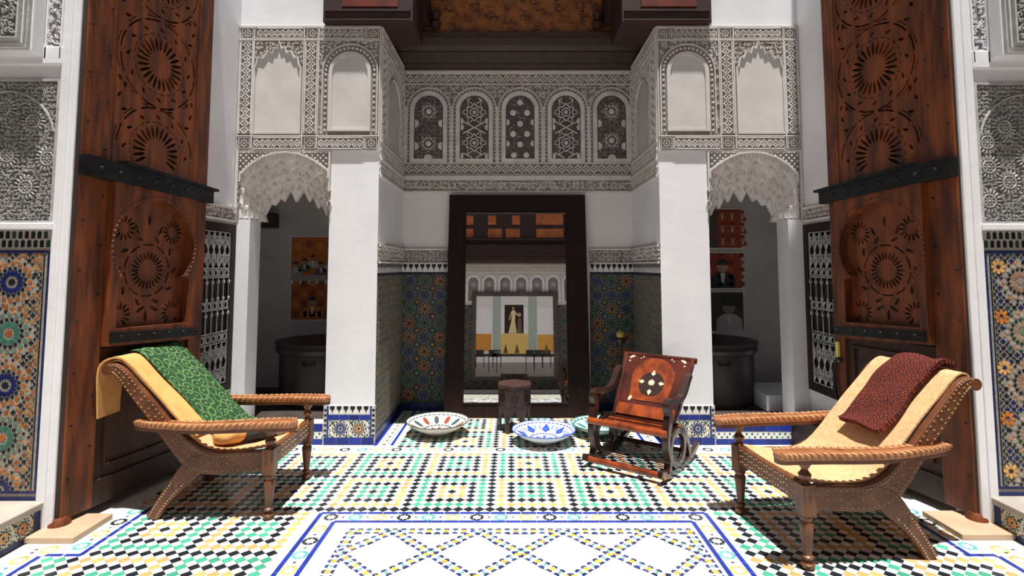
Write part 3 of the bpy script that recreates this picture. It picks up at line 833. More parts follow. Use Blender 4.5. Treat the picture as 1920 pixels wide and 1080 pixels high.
        q = MB(); q.plate(F, top + low[::-1], [], d - .05, d, None, True)
        tier = q.build('muqarnas_tier', MUQ, wl)
        q = MB()
        Fd = F.sub(0, 0, d)
        nn = 15
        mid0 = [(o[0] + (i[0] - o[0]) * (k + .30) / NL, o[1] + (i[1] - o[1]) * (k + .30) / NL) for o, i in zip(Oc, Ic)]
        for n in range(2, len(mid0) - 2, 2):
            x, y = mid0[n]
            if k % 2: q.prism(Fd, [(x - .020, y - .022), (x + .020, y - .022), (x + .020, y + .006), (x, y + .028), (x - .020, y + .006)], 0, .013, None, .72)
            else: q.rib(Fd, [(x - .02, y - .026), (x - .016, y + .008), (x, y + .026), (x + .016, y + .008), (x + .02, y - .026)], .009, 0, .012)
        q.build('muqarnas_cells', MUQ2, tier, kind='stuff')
    # tiled foot of the pier
    q = MB(); F0 = F.sub(0, 0, 0)
    q.rect(F0, -.006, 0, .461, .345, -.01, .012); q.build('tile_bed', GROUT, wl)
    Ft = F.sub(0, 0, .012); q = MB()
    strips(None, Ft, .0, .0, .455, .062, .115, .003, q); strips(None, Ft, .04, .218, .415, .262, .095, .003, q)
    strips(None, Ft, .415, .062, .43, .345, .1, .003, q); strips(None, Ft, .025, .062, .04, .345, .1, .003, q)
    merlons(q, Ft, .045, .412, .27, .342, 6)
    for k in range(6): q.rect(Ft, -.004, .07 + k * .045, .022, .09 + k * .045, 0, .002, jit(C_K)); q.rect(Ft, .433, .07 + k * .045, .455, .09 + k * .045, 0, .002, jit(C_K))
    q.rect(Ft, .04, .064, .415, .216, 0, .0008, C_W)
    zellige(q, Ft.sub(0, 0, .0008), .042, .066, .413, .214, [(.14, .14, .078, (C_K, (.42, .16, .05), C_DG, C_K)), (.305, .14, .078, (C_K, (.05, .06, .2), C_BD, C_K))], .042, [C_DG, C_K, (.35, .33, .08)], n=12)
    q.build('zellige_tiles', TILEM, wl, kind='stuff')
    # alcove side face
    FA = Fr((xe, YP, 0), (0, 1, 0), n=(-s, 0, 0)); L = YBK - YP
    dado(FA, 0, L, wl, .075, SIDE_PAL)
    q = MB(); q.rect(FA, 0, 2.446, L, ZP, 0, .006); q.build('stucco_ground', STUCP, wl)
    Fq = FA.sub(0, 0, .006)
    q = MB(); q.rect(FA, 0, 2.44, L, 2.46, 0, .03); q.rect(FA, 0, 2.60, L, 2.62, 0, .03); q.rect(FA, 0, 2.77, L, 2.785, 0, .02); q.rect(FA, 0, 3.70, L, 3.72, 0, .02)
    for u in (.02, .25, L - .25, L - .02): q.rect(FA, u - .008, 2.78, u + .008, 3.7, 0, .014)
    q.rib(Fq, archpoly(L / 2, .30, 2.80, 3.55, 14)[1:] + archpoly(L / 2, .3, 2.8, 3.55)[:1], .02, 0, .014)
    q.build('plain_rails', STUCP, wl)
    stu('carved_band', lambda q: band(q, Fq, .01, 2.465, L - .01, 2.60, .01), wl)
    stu('carved_band', lambda q: band(q, Fq, .01, 2.625, L - .01, 2.77, .01), wl)
    stu('carved_band', lambda q: band(q, Fq, .01, 3.725, L - .01, ZP - .01, .01), wl)
    stu('carved_band', lambda q: (band(q, Fq, .04, 2.80, .23, 3.68, .008), band(q, Fq, L - .23, 2.80, L - .04, 3.68, .008)), wl)
    stu('carved_spandrels', lambda q: scroll(q, Fq, lambda u, v: (u - L / 2) ** 2 + (v - 3.25) ** 2 > .32 ** 2, .27, 3.3, L - .27, 3.69, .05, .008), wl)
    # side wall with the grille, running towards the door
    xs = X(1.34)
    q = MB(); q.box(xs, xs + s * .5, 4.5, YP + .22, .0, 5.6); ws = q.build('wall_%s_side' % nm, WHITE, kind='structure')
    FW = Fr((xs, 5.088, 0), (0, -1, 0), n=(-s, 0, 0))
    q = MB(); q.rect(FW, .03, 2.02, .56, 2.14, 0, .008); q.build('frieze_ground', STUCD, ws)
    def fr(q):
        q.rect(FW, .03, 2.125, .56, 2.145, 0, .03); q.rect(FW, .03, 2.01, .56, 2.028, 0, .03)
        scroll(q, FW.sub(0, 0, .008), lambda a, b: True, .03, 2.03, .56, 2.125, .04, .011)
    stu('carved_frieze', fr, ws)
    # niche shell
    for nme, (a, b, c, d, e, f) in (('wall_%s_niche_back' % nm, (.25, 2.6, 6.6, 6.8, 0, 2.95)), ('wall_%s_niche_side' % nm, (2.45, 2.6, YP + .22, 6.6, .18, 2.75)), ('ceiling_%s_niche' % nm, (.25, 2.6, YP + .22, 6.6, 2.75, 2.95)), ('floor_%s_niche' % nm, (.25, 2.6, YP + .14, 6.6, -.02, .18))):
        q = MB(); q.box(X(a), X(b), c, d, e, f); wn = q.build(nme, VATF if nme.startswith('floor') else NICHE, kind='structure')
    # tiled riser of the niche floor
    Fr_ = Fr((xe, YP - .005, 0), (s, 0, 0), n=(0, -1, 0))
    q = MB(); q.rect(Fr_, .465, 0, 1.15, .185, -.144, 0, None, True); tr = q.build('trim_%d' % (1 if s < 0 else 2), GROUT, kind='structure')
    q = MB(); strips(None, Fr_, .468, .0, 1.15, .045, .12, .003, q); strips(None, Fr_, .468, .115, 1.15, .18, .12, .003, q)
    q.rect(Fr_, .468, .05, 1.15, .11, 0, .001, C_W)
    for k in range(28): q.prism(Fr_, star(.47 + k * .025, .065 + (k % 2) * .028, .012, .006, 4), 0, .0025, jit(C_K if k % 3 else C_G))
    q.build('riser_tiles', TILEM, tr, kind='stuff')
    # dark sill between niche riser and door
    q = MB(); q.box(X(1.152), X(1.75), 4.50, YP - .004, 0, .275); q.build('trim_%d' % (3 if s < 0 else 4), CEDARD, kind='structure', bevel=.01)
    return wl, wn
flank(-1, 'left'); flank(1, 'right')

# ---------------------------------------------------------------- near walls with big star tiles, benches, door jambs
def near(s, nm, xe, Y):
    X = lambda u: xe + s * u
    F = Fr((xe, Y, 0), (s, 0, 0), n=(0, -1, 0))
    q = MB(); q.box(X(.0), X(1.4), Y, Y + .3, 0, 5.6); wl = q.build('wall_near_' + nm, WHITE, kind='structure')
    q = MB(); q.box(X(-.095), X(-.001), Y - .012, Y + .2, 0, 5.6); q.box(X(-.05), X(.006), Y - .022, Y - .006, 0, 5.6)
    q.build('trim_%d' % (5 if s < 0 else 6), WHITE, kind='structure', bevel=.012)
    q = MB(); q.rect(F, .0, .17, 1.3, 1.83, 0, .004); q.build('tile_bed', GROUTN, wl)
    G = F.sub(0, 0, .004); q = MB()
    merlons2(q, G, .012, 1.2, 1.715, 1.825, 30, solo=wl)
    strips(None, G, .0, .172, 1.2, .215, .12, .003, q, C_BD)
    for (a, b, c, d) in ((.01, .232, .03, 1.70), (.046, .25, .054, 1.68)): strips(None, G, a, b, c, d, .028, .003, q, C_BD if a < .04 else C_K)
    strips(None, G, .03, 1.685, 1.2, 1.70, .03, .003, q, C_BD); strips(None, G, .03, .232, 1.2, .247, .03, .003, q, C_BD)
    ros = []
    sch = [(C_K, (.010, .016, .095), C_K, (.34, .11, .03)), ((.34, .11, .04), (.05, .16, .115), C_K, (.12, .20, .15))] if s < 0 else [((.36, .28, .22), (.32, .20, .14), C_K, (.42, .35, .30)), ((.16, .22, .15), (.34, .25, .18), (.02, .05, .035), (.42, .35, .30))]
    for c_ in range(4):
        for k in range(5):
            v = 1.505 - .315 * k
            ros.append(((.245 if s < 0 else .235) + c_ * .33, v, .138 if s < 0 else .125, sch[(k + c_) % 2]))
    bgc = [(.32, .10, .03), C_K, (.20, .08, .03), C_K, (.36, .20, .06), C_K, (.24, .07, .02)] if s < 0 else [C_BD, C_K, (.012, .018, .075), C_K, C_BD, (.02, .06, .065)]
    zellige(q, G, .06, .25, 1.2, 1.683, ros, .042, bgc, solo=wl)
    if s > 0:
        for k in range(5):
            for a in range(8): q.prism(G, petal(.10, 1.60 - .315 * k, .012, .05, .02, a * PI / 4), 0, .003, jit(C_O if k % 2 else C_Y))
    q.build('zellige_tiles', TILEM, wl, kind='stuff')
    q = MB(); q.rect(F, -.005, 1.83, 1.3, 1.872, 0, .035); q.build('ledge', WHITE, wl, bevel=.006)
    q = MB(); q.rect(F, .0, 1.872, 1.3, 2.79, 0, .004); q.build('stucco_ground', GREYD, wl)
    q = MB(); G2 = F.sub(0, 0, .004)
    cs = [(.17, 2.52), (.19, 2.10), (.065, 2.28), (.32, 2.30), (.36, 2.60), (.42, 2.02)] if s < 0 else [(.19, 2.50), (.075, 2.40), (.20, 2.14), (.065, 2.02), (.075, 2.24), (.33, 2.3)]
    cs += [(.55, 2.5), (.56, 2.15), (.72, 2.3)]
    for (a, b) in cs:
        q.rib(G2, ngon(a, b, .040, 18), .009, 0, .014, True)
        for k in range(18):
            t = k * PI / 9; q.prism(G2, petal(a, b, .046, .082, .0105, t), 0, .013, None, .7)
        for k in range(8): q.prism(G2, petal(a, b, .010, .034, .011, k * PI / 4), 0, .012, None, .7)
        q.prism(G2, ngon(a, b, .010, 8), 0, .014, None, .7)
    scroll(q, G2, lambda u, v: all((u - a) ** 2 + (v - b) ** 2 > .083 ** 2 for a, b in cs), .03, 1.89, .75, 2.77, .0245, .011)
    q.rib(G2, arc(.34, 2.40, .31, 20, 170, 18), .013, 0, .015)
    q.build('carved_arabesque', GREYL, wl, kind='stuff')
    q = MB(); q.rect(F, .0, 1.872, .022, 2.79, 0, .02); q.rect(F, .022, 1.872, 1.3, 1.888, 0, .02); q.rect(F, .022, 2.775, 1.3, 2.79, 0, .02); q.build('panel_frame', GREYL, wl)
    # projecting surround of the window above
    q = MB(); q.rect(F, -.0, 2.88, 1.3, 3.0, 0, .03); q.rect(F, .115, 2.93, 1.3, 5.0, 0, .12); q.build('window_surround', WHITE, wl, bevel=.008)
    G3 = F.sub(0, 0, .12)
    q = MB(); q.rect(G3, .20, 3.02, 1.2, 4.9, 0, .006); q.build('stucco_ground', GREYD, wl)
    q = MB(); q.rib(G3, [(.13, 2.945), (1.2, 2.945), (1.2, 4.9), (.13, 4.9)], .018, 0, .02, True); q.rib(G3, [(.19, 3.01), (1.2, 3.01), (1.2, 4.9), (.19, 4.9)], .02, 0, .026, True); q.rib(G3, [(.16, 2.98), (1.2, 2.98), (1.2, 4.9), (.16, 4.9)], .012, 0, .012, True)
    q.build('panel_frame', GREYL, wl)
    stu('carved_arabesque', lambda q: scroll(q, G3.sub(0, 0, .006), lambda u, v: True, .21, 3.03, .75, 3.75, .045, .018), wl, GREYL)
    q = MB(); q.rect(F, .008, 2.92, .108, 4.6, 0, .014); q.build('stucco_ground', STUCD, wl)
    stu('carved_band', lambda q: (q.rib(F.sub(0, 0, .014), [(.01, 2.92), (.106, 2.92), (.106, 4.6), (.01, 4.6)], .012, 0, .016, True), scroll(q, F.sub(0, 0, .014), lambda u, v: True, .012, 2.94, .104, 4.0, .034, .013)), wl, WHITE)
    # bench: tiled riser and marble top running towards the camera
    xb = X(-.03)
    q = MB(); q.box(xb, X(1.4), .6, Y, 0, .15); be = q.build('trim_%d' % (7 if s < 0 else 8), GROUT, kind='structure')
    q = MB(); q.box(X(-.045), X(1.4), .6, Y, .15, .19); q.build('marble_top', mat('bench_marble', (.42, .38, .32), (.32, .29, .26), .4, 4), be, bevel=.006)
    FR = Fr((xb, Y - .02, 0), (0, -1, 0), n=(-s, 0, 0)); q = MB()
    strips(None, FR, 0, 0, 1.6, .03, .12, .003, q, C_BD); strips(None, FR, 0.0, .03, .045, .148, .06, .003, q, C_BD)
    q.rect(FR, .05, .034, 1.6, .147, 0, .0008, (.6, .58, .5))
    zellige(q, FR.sub(0, 0, .0008), .05, .034, 1.6, .147, [(.12 + k * .12, .09, .055, (C_K, C_Y if k % 2 else C_O, C_K, C_DG)) for k in range(12)], .03, [C_K, C_DG, C_Y, C_K], n=10)
    q.build('riser_tiles', TILEM, be, kind='stuff')
near(-1, 'left', -2.86, 3.43); near(1, 'right', 2.985, 3.5)

# ---------------------------------------------------------------- outer court: side walls and the facing alcove behind the camera
q = MB(); q.box(-4.6, -3.75, -4.9, 3.6, 0, 5.6); q.box(-3.3, -2.9, 3.6, 4.6, 0, 5.6); q.build('wall_left_outer', CEDAR, kind='structure')  # both unseen outer walls coloured dark to cut bounce light in the court
q = MB(); q.box(3.85, 4.7, -4.9, 3.7, 0, 5.6); q.box(3.0, 3.4, 3.7, 4.6, 0, 5.6); q.build('wall_right_outer', CEDAR, kind='structure')
q = MB(); q.box(-4.6, 4.7, -4.9, -4.6, 0, 6.4); wf = q.build('wall_front', WHITE, kind='structure')
FFr = Fr((0, -4.6, 0), (-1, 0, 0), n=(0, 1, 0))
q = MB(); q.rect(FFr, -2.6, 2.60, 1.60, 3.85, 0, .01); q.build('stucco_ground', STUCP, wf)
for k in range(8):
    c = -1.75 + k * .49
    if c > 1.5: continue
    q = MB(); q.plate(FFr, archpoly(c, .15, 2.70, 3.42, 12), [], 0, .016); bw = q.build('blind_window', STUCD, wf)
    q = MB(); q.plate(FFr, archpoly(c, .215, 2.66, 3.50, 12), [archpoly(c, .155, 2.69, 3.43, 12)], 0, .03); q.build('arch_surround', WHITE, bw)
    q = MB(); lattice_star(q, FFr.sub(0, 0, .016), c, 2.92); lattice_star(q, FFr.sub(0, 0, .016), c, 3.2); q.build('lattice', STUC, bw, kind='stuff')
stu('carved_band', lambda q: band(q, FFr.sub(0, 0, .01), -2.5, 3.6, 1.58, 3.8, .012, dens=.8), wf)
q = MB(); q.rect(FFr, -2.6, .1, 1.6, 2.58, 0, .004); q.build('tile_bed', GROUTW, wf)
q = MB(); small_zellige(q, FFr.sub(0, 0, .004), -2.3, .12, 1.55, 2.55, .30, [(.12, .10, .09), (.20, .13, .10), (.05, .10, .09), (.14, .08, .06)]); q.build('zellige_tiles', TILEM, wf, kind='stuff')
# facing canopy of timber with red panels
q = MB(); q.box(-3.3, 3.3, -4.6, -4.2, 3.86, 4.3); q.box(-3.3, 3.3, -4.6, -4.4, 4.3, 6.3); cf = q.build('ceiling_front', BEAM, kind='structure')
for (a, b, c, d) in ((-1.75, -1.2, 4.62, 4.92), (-1.75, -1.2, 5.05, 5.35), (-.75, -.3, 4.62, 4.92), (-.2, .25, 4.62, 4.92), (-.75, -.5, 5.05, 5.35), (0, .25, 5.05, 5.35), (.75, 1.6, 4.62, 4.92), (.75, 1.6, 5.05, 5.4)):
    q = MB(); q.box(a, b, -4.4, -4.37, c, d); q.build('red_panel', ORNP, cf, bevel=.01)
for z in (4.0, 4.28, 4.5): q = MB(); q.box(-3.2, 3.2, -4.22, -4.16 if z < 4.4 else -4.30, z, z + .06); q.build('moulding', BEAM, cf)

# ---------------------------------------------------------------- timber ceiling over the alcove
q = MB(); q.box(-3.9, 4.0, 5.9, 6.9, 4.6, 5.6); q.box(-1.9, 2.0, 5.0, 6.9, 5.2, 5.6); ce = q.build('ceiling', BEAM, kind='structure')
q = MB(); q.box(-1.9, 2.05, 5.86, 5.95, 4.14, 5.3); q.build('painted_frieze', PAINTW, ce)
q = MB(); FP = Fr((0, 5.86, 0), (1, 0, 0))
scroll(q, FP, lambda u, v: True, -1.0, 4.2, 1.2, 4.7, .07, .008); q.build('painted_scrolls', mat('ochre_scrolls', (.36, .15, .03), (.22, .07, .015), .5, 8), ce, kind='stuff')
yz = [(6.26, 3.862), (6.14, 3.862), (6.14, 3.92), (6.08, 3.94), (6.00, 3.97), (5.96, 3.98), (5.96, 4.05), (5.88, 4.09), (5.80, 4.10), (5.80, 4.15), (5.95, 4.15), (6.26, 4.15)]
for k, (pts, nme, m) in enumerate((([(6.26, 3.862), (6.14, 3.862), (6.12, 3.915), (6.26, 3.93)], 'cove_board', BEAM), ([(6.20, 3.91), (6.10, 3.91), (5.98, 4.015), (6.2, 4.03)], 'cove_board', CEDARD), ([(6.1, 3.99), (5.96, 4.0), (5.93, 4.05), (6.1, 4.07)], 'cove_board', BEAM), ([(6.1, 4.04), (5.94, 4.045), (5.83, 4.11), (6.1, 4.12)], 'cove_board', CEDARD), ([(6.1, 4.10), (5.81, 4.10), (5.80, 4.145), (6.1, 4.15)], 'cove_board', BEAM))):
    q = MB(); q.prism(Fr((-1.6, 0, 0), (0, 1, 0), (0, 0, 1), (-1, 0, 0)), pts, 0, 0); q.v, q.f, q.c = [], [], []
    FX_ = Fr((-1.5, 0, 0), (0, 1, 0), (0, 0, 1)); q.prism(FX_, pts, 0, 3.15, None, 1, True)
    q.build(nme, m, ce)
for s, x0, x1 in ((-1, -1.775, -.93), (1, 1.03, 1.875)):
    q = MB(); q.box(x0, x1, 5.0, 5.56, 3.888, 5.2); eb = q.build('eaves_box', BEAM, ce, bevel=.008)
    q = MB(); q.box(x0 + .02, x1 - .02, 4.985, 5.0, 3.99, 4.01); q.box(x0 + .02, x1 - .02, 4.985, 5.0, 3.9, 3.915); q.build('moulding', BEAM, eb)
    q = MB(); q.box(x0 + .18, x1 - .14, 4.985, 5.0, 4.03, 4.6); q.build('red_panel', REDP, eb, bevel=.006)
    xi = x1 if s < 0 else x0
    q = MB(); q.box(xi - .04, xi + .04, 5.5, 5.86, 4.22, 4.6); q.lathe([(.0, 0), (.05, .01), (.06, .06), (.03, .10), (.055, .16), (0, .2)], (xi + s * -.10, 5.80, 4.18), 10); q.build('bracket', BEAM, eb, smooth=40)

# ---------------------------------------------------------------- carved doors
def door(s, n_, hinge, far):
    d = thing('door_%d' % n_, 'tall carved cedar door leaf on the %s, swung open beside the %s' % (('left', 'draped chair') if s < 0 else ('right', 'bare cane chair')), None, kind='structure')
    hx, hy = hinge; fx, fy = far
    F = Fr((hx, hy, 0), (fx - hx, fy - hy, 0), n=((fy - hy) * -s, (fx - hx) * s, 0))
    Wd = math.hypot(fx - hx, fy - hy) + .02
    def P(name, fn, m, par=d, **k):
        q = MB(); fn(q); return q.build(name, m, par, **k)
    P('back_board', lambda q: q.rect(F, 0, .06, Wd, 4.9, -.06, 0, None, True), CEDARD)
    def ros_holes(c, v, r0, r1, n, w_):
        return [petal(c, v, r0, r1, w_, 2 * PI * k / n) for k in range(n)]
    def ring_slots(c, v, r, n, gap, wd):
        o = []
        for k in range(n):
            a0, a1 = 360 * k / n + gap, 360 * (k + 1) / n - gap
            o.append(arc(c, v, r - wd / 2, a0, a1, 5) + arc(c, v, r + wd / 2, a1, a0, 5))
        return o
    def leaves(c, v, r, n, L_, w_):
        return [petal(c + r * math.cos(2 * PI * k / n), v + r * math.sin(2 * PI * k / n), -L_ / 2, L_ / 2, w_, 2 * PI * k / n + .9) for k in range(n)]
    # upper carved panel
    up = [(.20, 2.28), (.93, 2.22), (.93, 4.9), (.20, 4.9)]
    holes = []
    for v in (2.44, 3.10, 3.78, 4.45):
        h = ros_holes(.57, v, .09, .205, 24, .023) + ring_slots(.57, v, .325, 12, 3.2, .013) + ring_slots(.57, v, .350, 12, 8, .007) + ring_slots(.57, v, .222, 24, 2.5, .006)
        h += leaves(.57, v, .265, 12, .05, .02)
        holes += [p for p in h if all(.215 < x < .915 and y > 2.325 and y < 4.85 for x, y in p)]
    for v in (2.78, 3.45, 4.12):
        for (a, b) in ((.25, 0), (.29, .08), (.25, .12), (.29, -.09), (.87, .0), (.83, .08), (.88, .1), (.84, -.09)): holes.append(petal(a, v + b, -.025, .028, .022, 1 + b * 9))
    P('carved_panel', lambda q: q.plate(F, up, holes, 0, .022), CEDAR)
    P('stile', lambda q: q.rect(F, 0, .06, .20, 4.9, 0, .032), CEDAR, bevel=.005)
    P('stile', lambda q: q.rect(F, .93, .06, Wd, 4.9, 0, .036), CEDAR, bevel=.005)
    # wicket with its keyhole arch
    key = [(.255, 1.19), (.86, 1.17), (.86, 1.50), (.80, 1.53)] + arc(.555, 1.745, .335, -38, 218, 30) + [(.31, 1.53), (.255, 1.50)]
    P('wicket_face', lambda q: q.plate(F, [(.20, 1.08), (.93, 1.04), (.93, 2.15), (.20, 2.22)], [key], 0, .085), CEDAR)
    c, v = .55, 1.575
    hs = ros_holes(c, v, .07, .14, 24, .018) + ring_slots(c, v, .185, 10, 4, .012) + leaves(c, v, .235, 10, .07, .024)
    for (a, b) in ((.345, 1.87), (.76, 1.86), (.335, 1.27), (.775, 1.255)):
        hs += [p for p in ros_holes(a, b, .035, .095, 14, .017)]
    hs += [petal(c + dx, v + dy, -.04, .045, .024, an) for dx, dy, an in ((-.1, .29, 2), (.1, .29, 1.1), (0, .36, 1.57), (-.05, -.28, .5), (.07, -.28, 2.6), (0, -.33, 1.57))]
    hs = [p for p in hs if all(inside(x, y, key) for x, y in p)]
    P('wicket_panel', lambda q: q.plate(F, key, hs, -.002, .012), CEDARO)
    def beads(q):
        a_ = arc(.555, 1.745, .352, -36, 216, 44)
        for (x, y) in a_: q.prism(F, ngon(x, y, .011, 6), .085, .095, None, .5)
    P('beaded_moulding', beads, CEDAR)
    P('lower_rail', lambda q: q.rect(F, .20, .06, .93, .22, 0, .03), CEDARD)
    P('lower_panel', lambda q: (q.rect(F, .20, .22, .93, 1.06, 0, .012), q.rib(F, [(.27, .3), (.86, .3), (.86, .98), (.27, .98)], .03, .012, .03, True)), CEDARSH)
    # iron straps
    P('iron_strap', lambda q: (q.prism(F, [(-.01, 2.18), (1.06, 2.115), (1.06, 2.225), (-.01, 2.31)], .03, .105, None, 1, True), q.prism(F, [(.25, 2.29), (1.10, 2.215), (1.10, 2.235), (.25, 2.315)], .04, .12, None, 1, True),
                               [q.prism(F, ngon(.08 + k * .14, 2.235 - k * .009, .016, 8), .105, .122, None, .5) for k in range(7)]), IRON)
    P('iron_strap', lambda q: (q.prism(F, [(.215, 1.10), (.95, 1.065), (.95, 1.125), (.215, 1.17)], .03, .105, None, 1, True), [q.prism(F, ngon(.28 + k * .13, 1.135 - k * .0065, .012, 8), .105, .119, None, .5) for k in range(6)]), IRON)
    P('hinge_post', lambda q: q.tube([F.p(.02, .02, -.02), F.p(.02, 4.9, -.02)], .045, 12), CEDARD, smooth=40)
    P('pivot_foot', lambda q: q.lathe([(.05, 0), (.065, .01), (.06, .05), (.04, .08)], F.p(.02, 0, .0), 14), CEDAR, smooth=40)
    P('nail_heads', lambda q: [q.prism(F, ngon(.03 + .13 * (k % 2), .3 + k * .16, .009, 6), .032, .044, None, .5) for k in range(28)], IRON, kind='stuff')
    if s > 0:
        P('pull_tag', lambda q: q.rect(F, .975, .84, 1.005, 1.0, .036, .056, None, True), YTAG, label='pale yellow plastic pull tag', bevel=.004)
        P('ring_handle', lambda q: q.tube([F.p(.99 + .05 * math.cos(a) - .02, .70 + .17 * math.sin(a), .06) for a in [2.1 - k * .26 for k in range(14)]], .013, 8), IRON, smooth=60)
door(-1, 1, (-2.765, 3.45), (-2.545, 4.47)); door(1, 2, (2.90, 3.52), (2.655, 4.50))
q = MB(); q.box(-2.87, -2.54, 3.30, 3.62, 0, .035); q.build('trim_9', mat('sill_stone', (.46, .33, .22), (.38, .27, .18), .5, 6), kind='structure', bevel=.006)
q = MB(); q.box(2.64, 2.98, 3.34, 3.66, 0, .035); q.build('trim_10', bpy.data.materials['sill_stone'], kind='structure', bevel=.006)

# ---------------------------------------------------------------- windows with wrought grilles beside the doors
def grille(s, n_):
    xs = (XL if s < 0 else XR) + s * 1.34
    wt = thing('window_%d' % n_, 'dark framed window with grey wrought grille on the %s flank' % ('left' if s < 0 else 'right'), None, kind='structure')
    F = Fr((xs, 5.075 if s < 0 else 5.062, 0), (0, -1, 0), n=(-s, 0, 0)); W_, z0, z1 = .56, .50, 1.985
    q = MB(); q.plate(F, [(0, z0), (W_, z0), (W_, z1), (0, z1)], [[(.075, z0 + .07), (W_ - .02, z0 + .07), (W_ - .02, z1 - .07), (.075, z1 - .07)]], .0, .03); q.build('window_frame', FRAMEW, wt)
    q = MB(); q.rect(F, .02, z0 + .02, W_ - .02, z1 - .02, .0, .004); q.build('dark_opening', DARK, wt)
    G = F.sub(0, 0, .022); a, b, c, d = .085, W_ - .03, z0 + .08, z1 - .08; q = MB()
    def wire(p, r=.0065): q.tube([G.p(x, y, 0) for x, y in p], r, 5)
    nb = 5; p = (b - a) / nb
    H = d - c; lv = [0, .13, .27, .34, .49, .56, .70, .77, .90, 1]
    for k in range(nb + 1): wire([(a + k * p, c), (a + k * p, d)], .0055)
    for t in (0, .27, .34, .49, .54, .70, .76, 1): wire([(a, c + H * t), (b, c + H * t)], .006)
    for (t0, t1) in ((0.0, .135), (.135, .27), (.76, .88), (.88, 1)):
        v0, v1 = c + H * t0, c + H * t1
        for k in range(nb):
            u = a + k * p; m = u + p / 2
            wire([(u, v0), (m - p * .1, (v0 + v1) / 2), (u, v1)]); wire([(u + p, v0), (m + p * .1, (v0 + v1) / 2), (u + p, v1)])
            wire(arc(m, (v0 + v1) / 2 + .01, p * .33, 0, 360, 8), .006); wire(arc(m, v0 + .03, p * .3, 0, 180, 5), .006)
    for (t0, t1) in ((.27, .34), (.49, .54), (.70, .76)):
        for k in range(nb): wire(arc(a + (k + .5) * p, c + H * (t0 + t1) / 2, p * .34, 0, 360, 8), .008)
    for k in range(nb + 1):
        for t in (.46, .67, .56): q.lathe([(.008, -.02), (.017, 0), (.008, .02)], G.p(a + k * p, c + H * t, 0), 6)
    q.build('wrought_grille', IRONG, wt, smooth=40, kind='stuff')
grille(-1, 1); grille(1, 2)

# ---------------------------------------------------------------- planter's chairs
def spline(p, m=6):
    o = []
    for i in range(len(p) - 1):
        p0, p1, p2, p3 = p[max(i - 1, 0)], p[i], p[i + 1], p[min(i + 2, len(p) - 1)]
        for k in range(m):
            t = k / m
            o.append(tuple(.5 * (2 * b + (c - a) * t + (2 * a - 5 * b + 4 * c - d) * t * t + (3 * b - 3 * c + d - a) * t ** 3) for a, b, c, d in zip(p0, p1, p2, p3)))
    return o + [tuple(p[-1])]
def outline(path, wd):
    """outline of a bent board: path with a width at each point"""
    L, Q = [], []
    for i, (x, y) in enumerate(path):
        a = path[max(i - 1, 0)]; b = path[min(i + 1, len(path) - 1)]
        dx, dy = b[0] - a[0], b[1] - a[1]; l = math.hypot(dx, dy) or 1
        h = wd[i] / 2; L.append((x - dy / l * h, y + dx / l * h)); Q.append((x + dy / l * h, y - dx / l * h))
    return L + Q[::-1]
SEAT = spline([(.01, .440), (.10, .424), (.22, .408), (.36, .412), (.45, .445), (.53, .512), (.63, .618), (.74, .738), (.86, .855), (.95, .945), (1.00, .978), (1.045, .98), (1.075, .945)], 4)
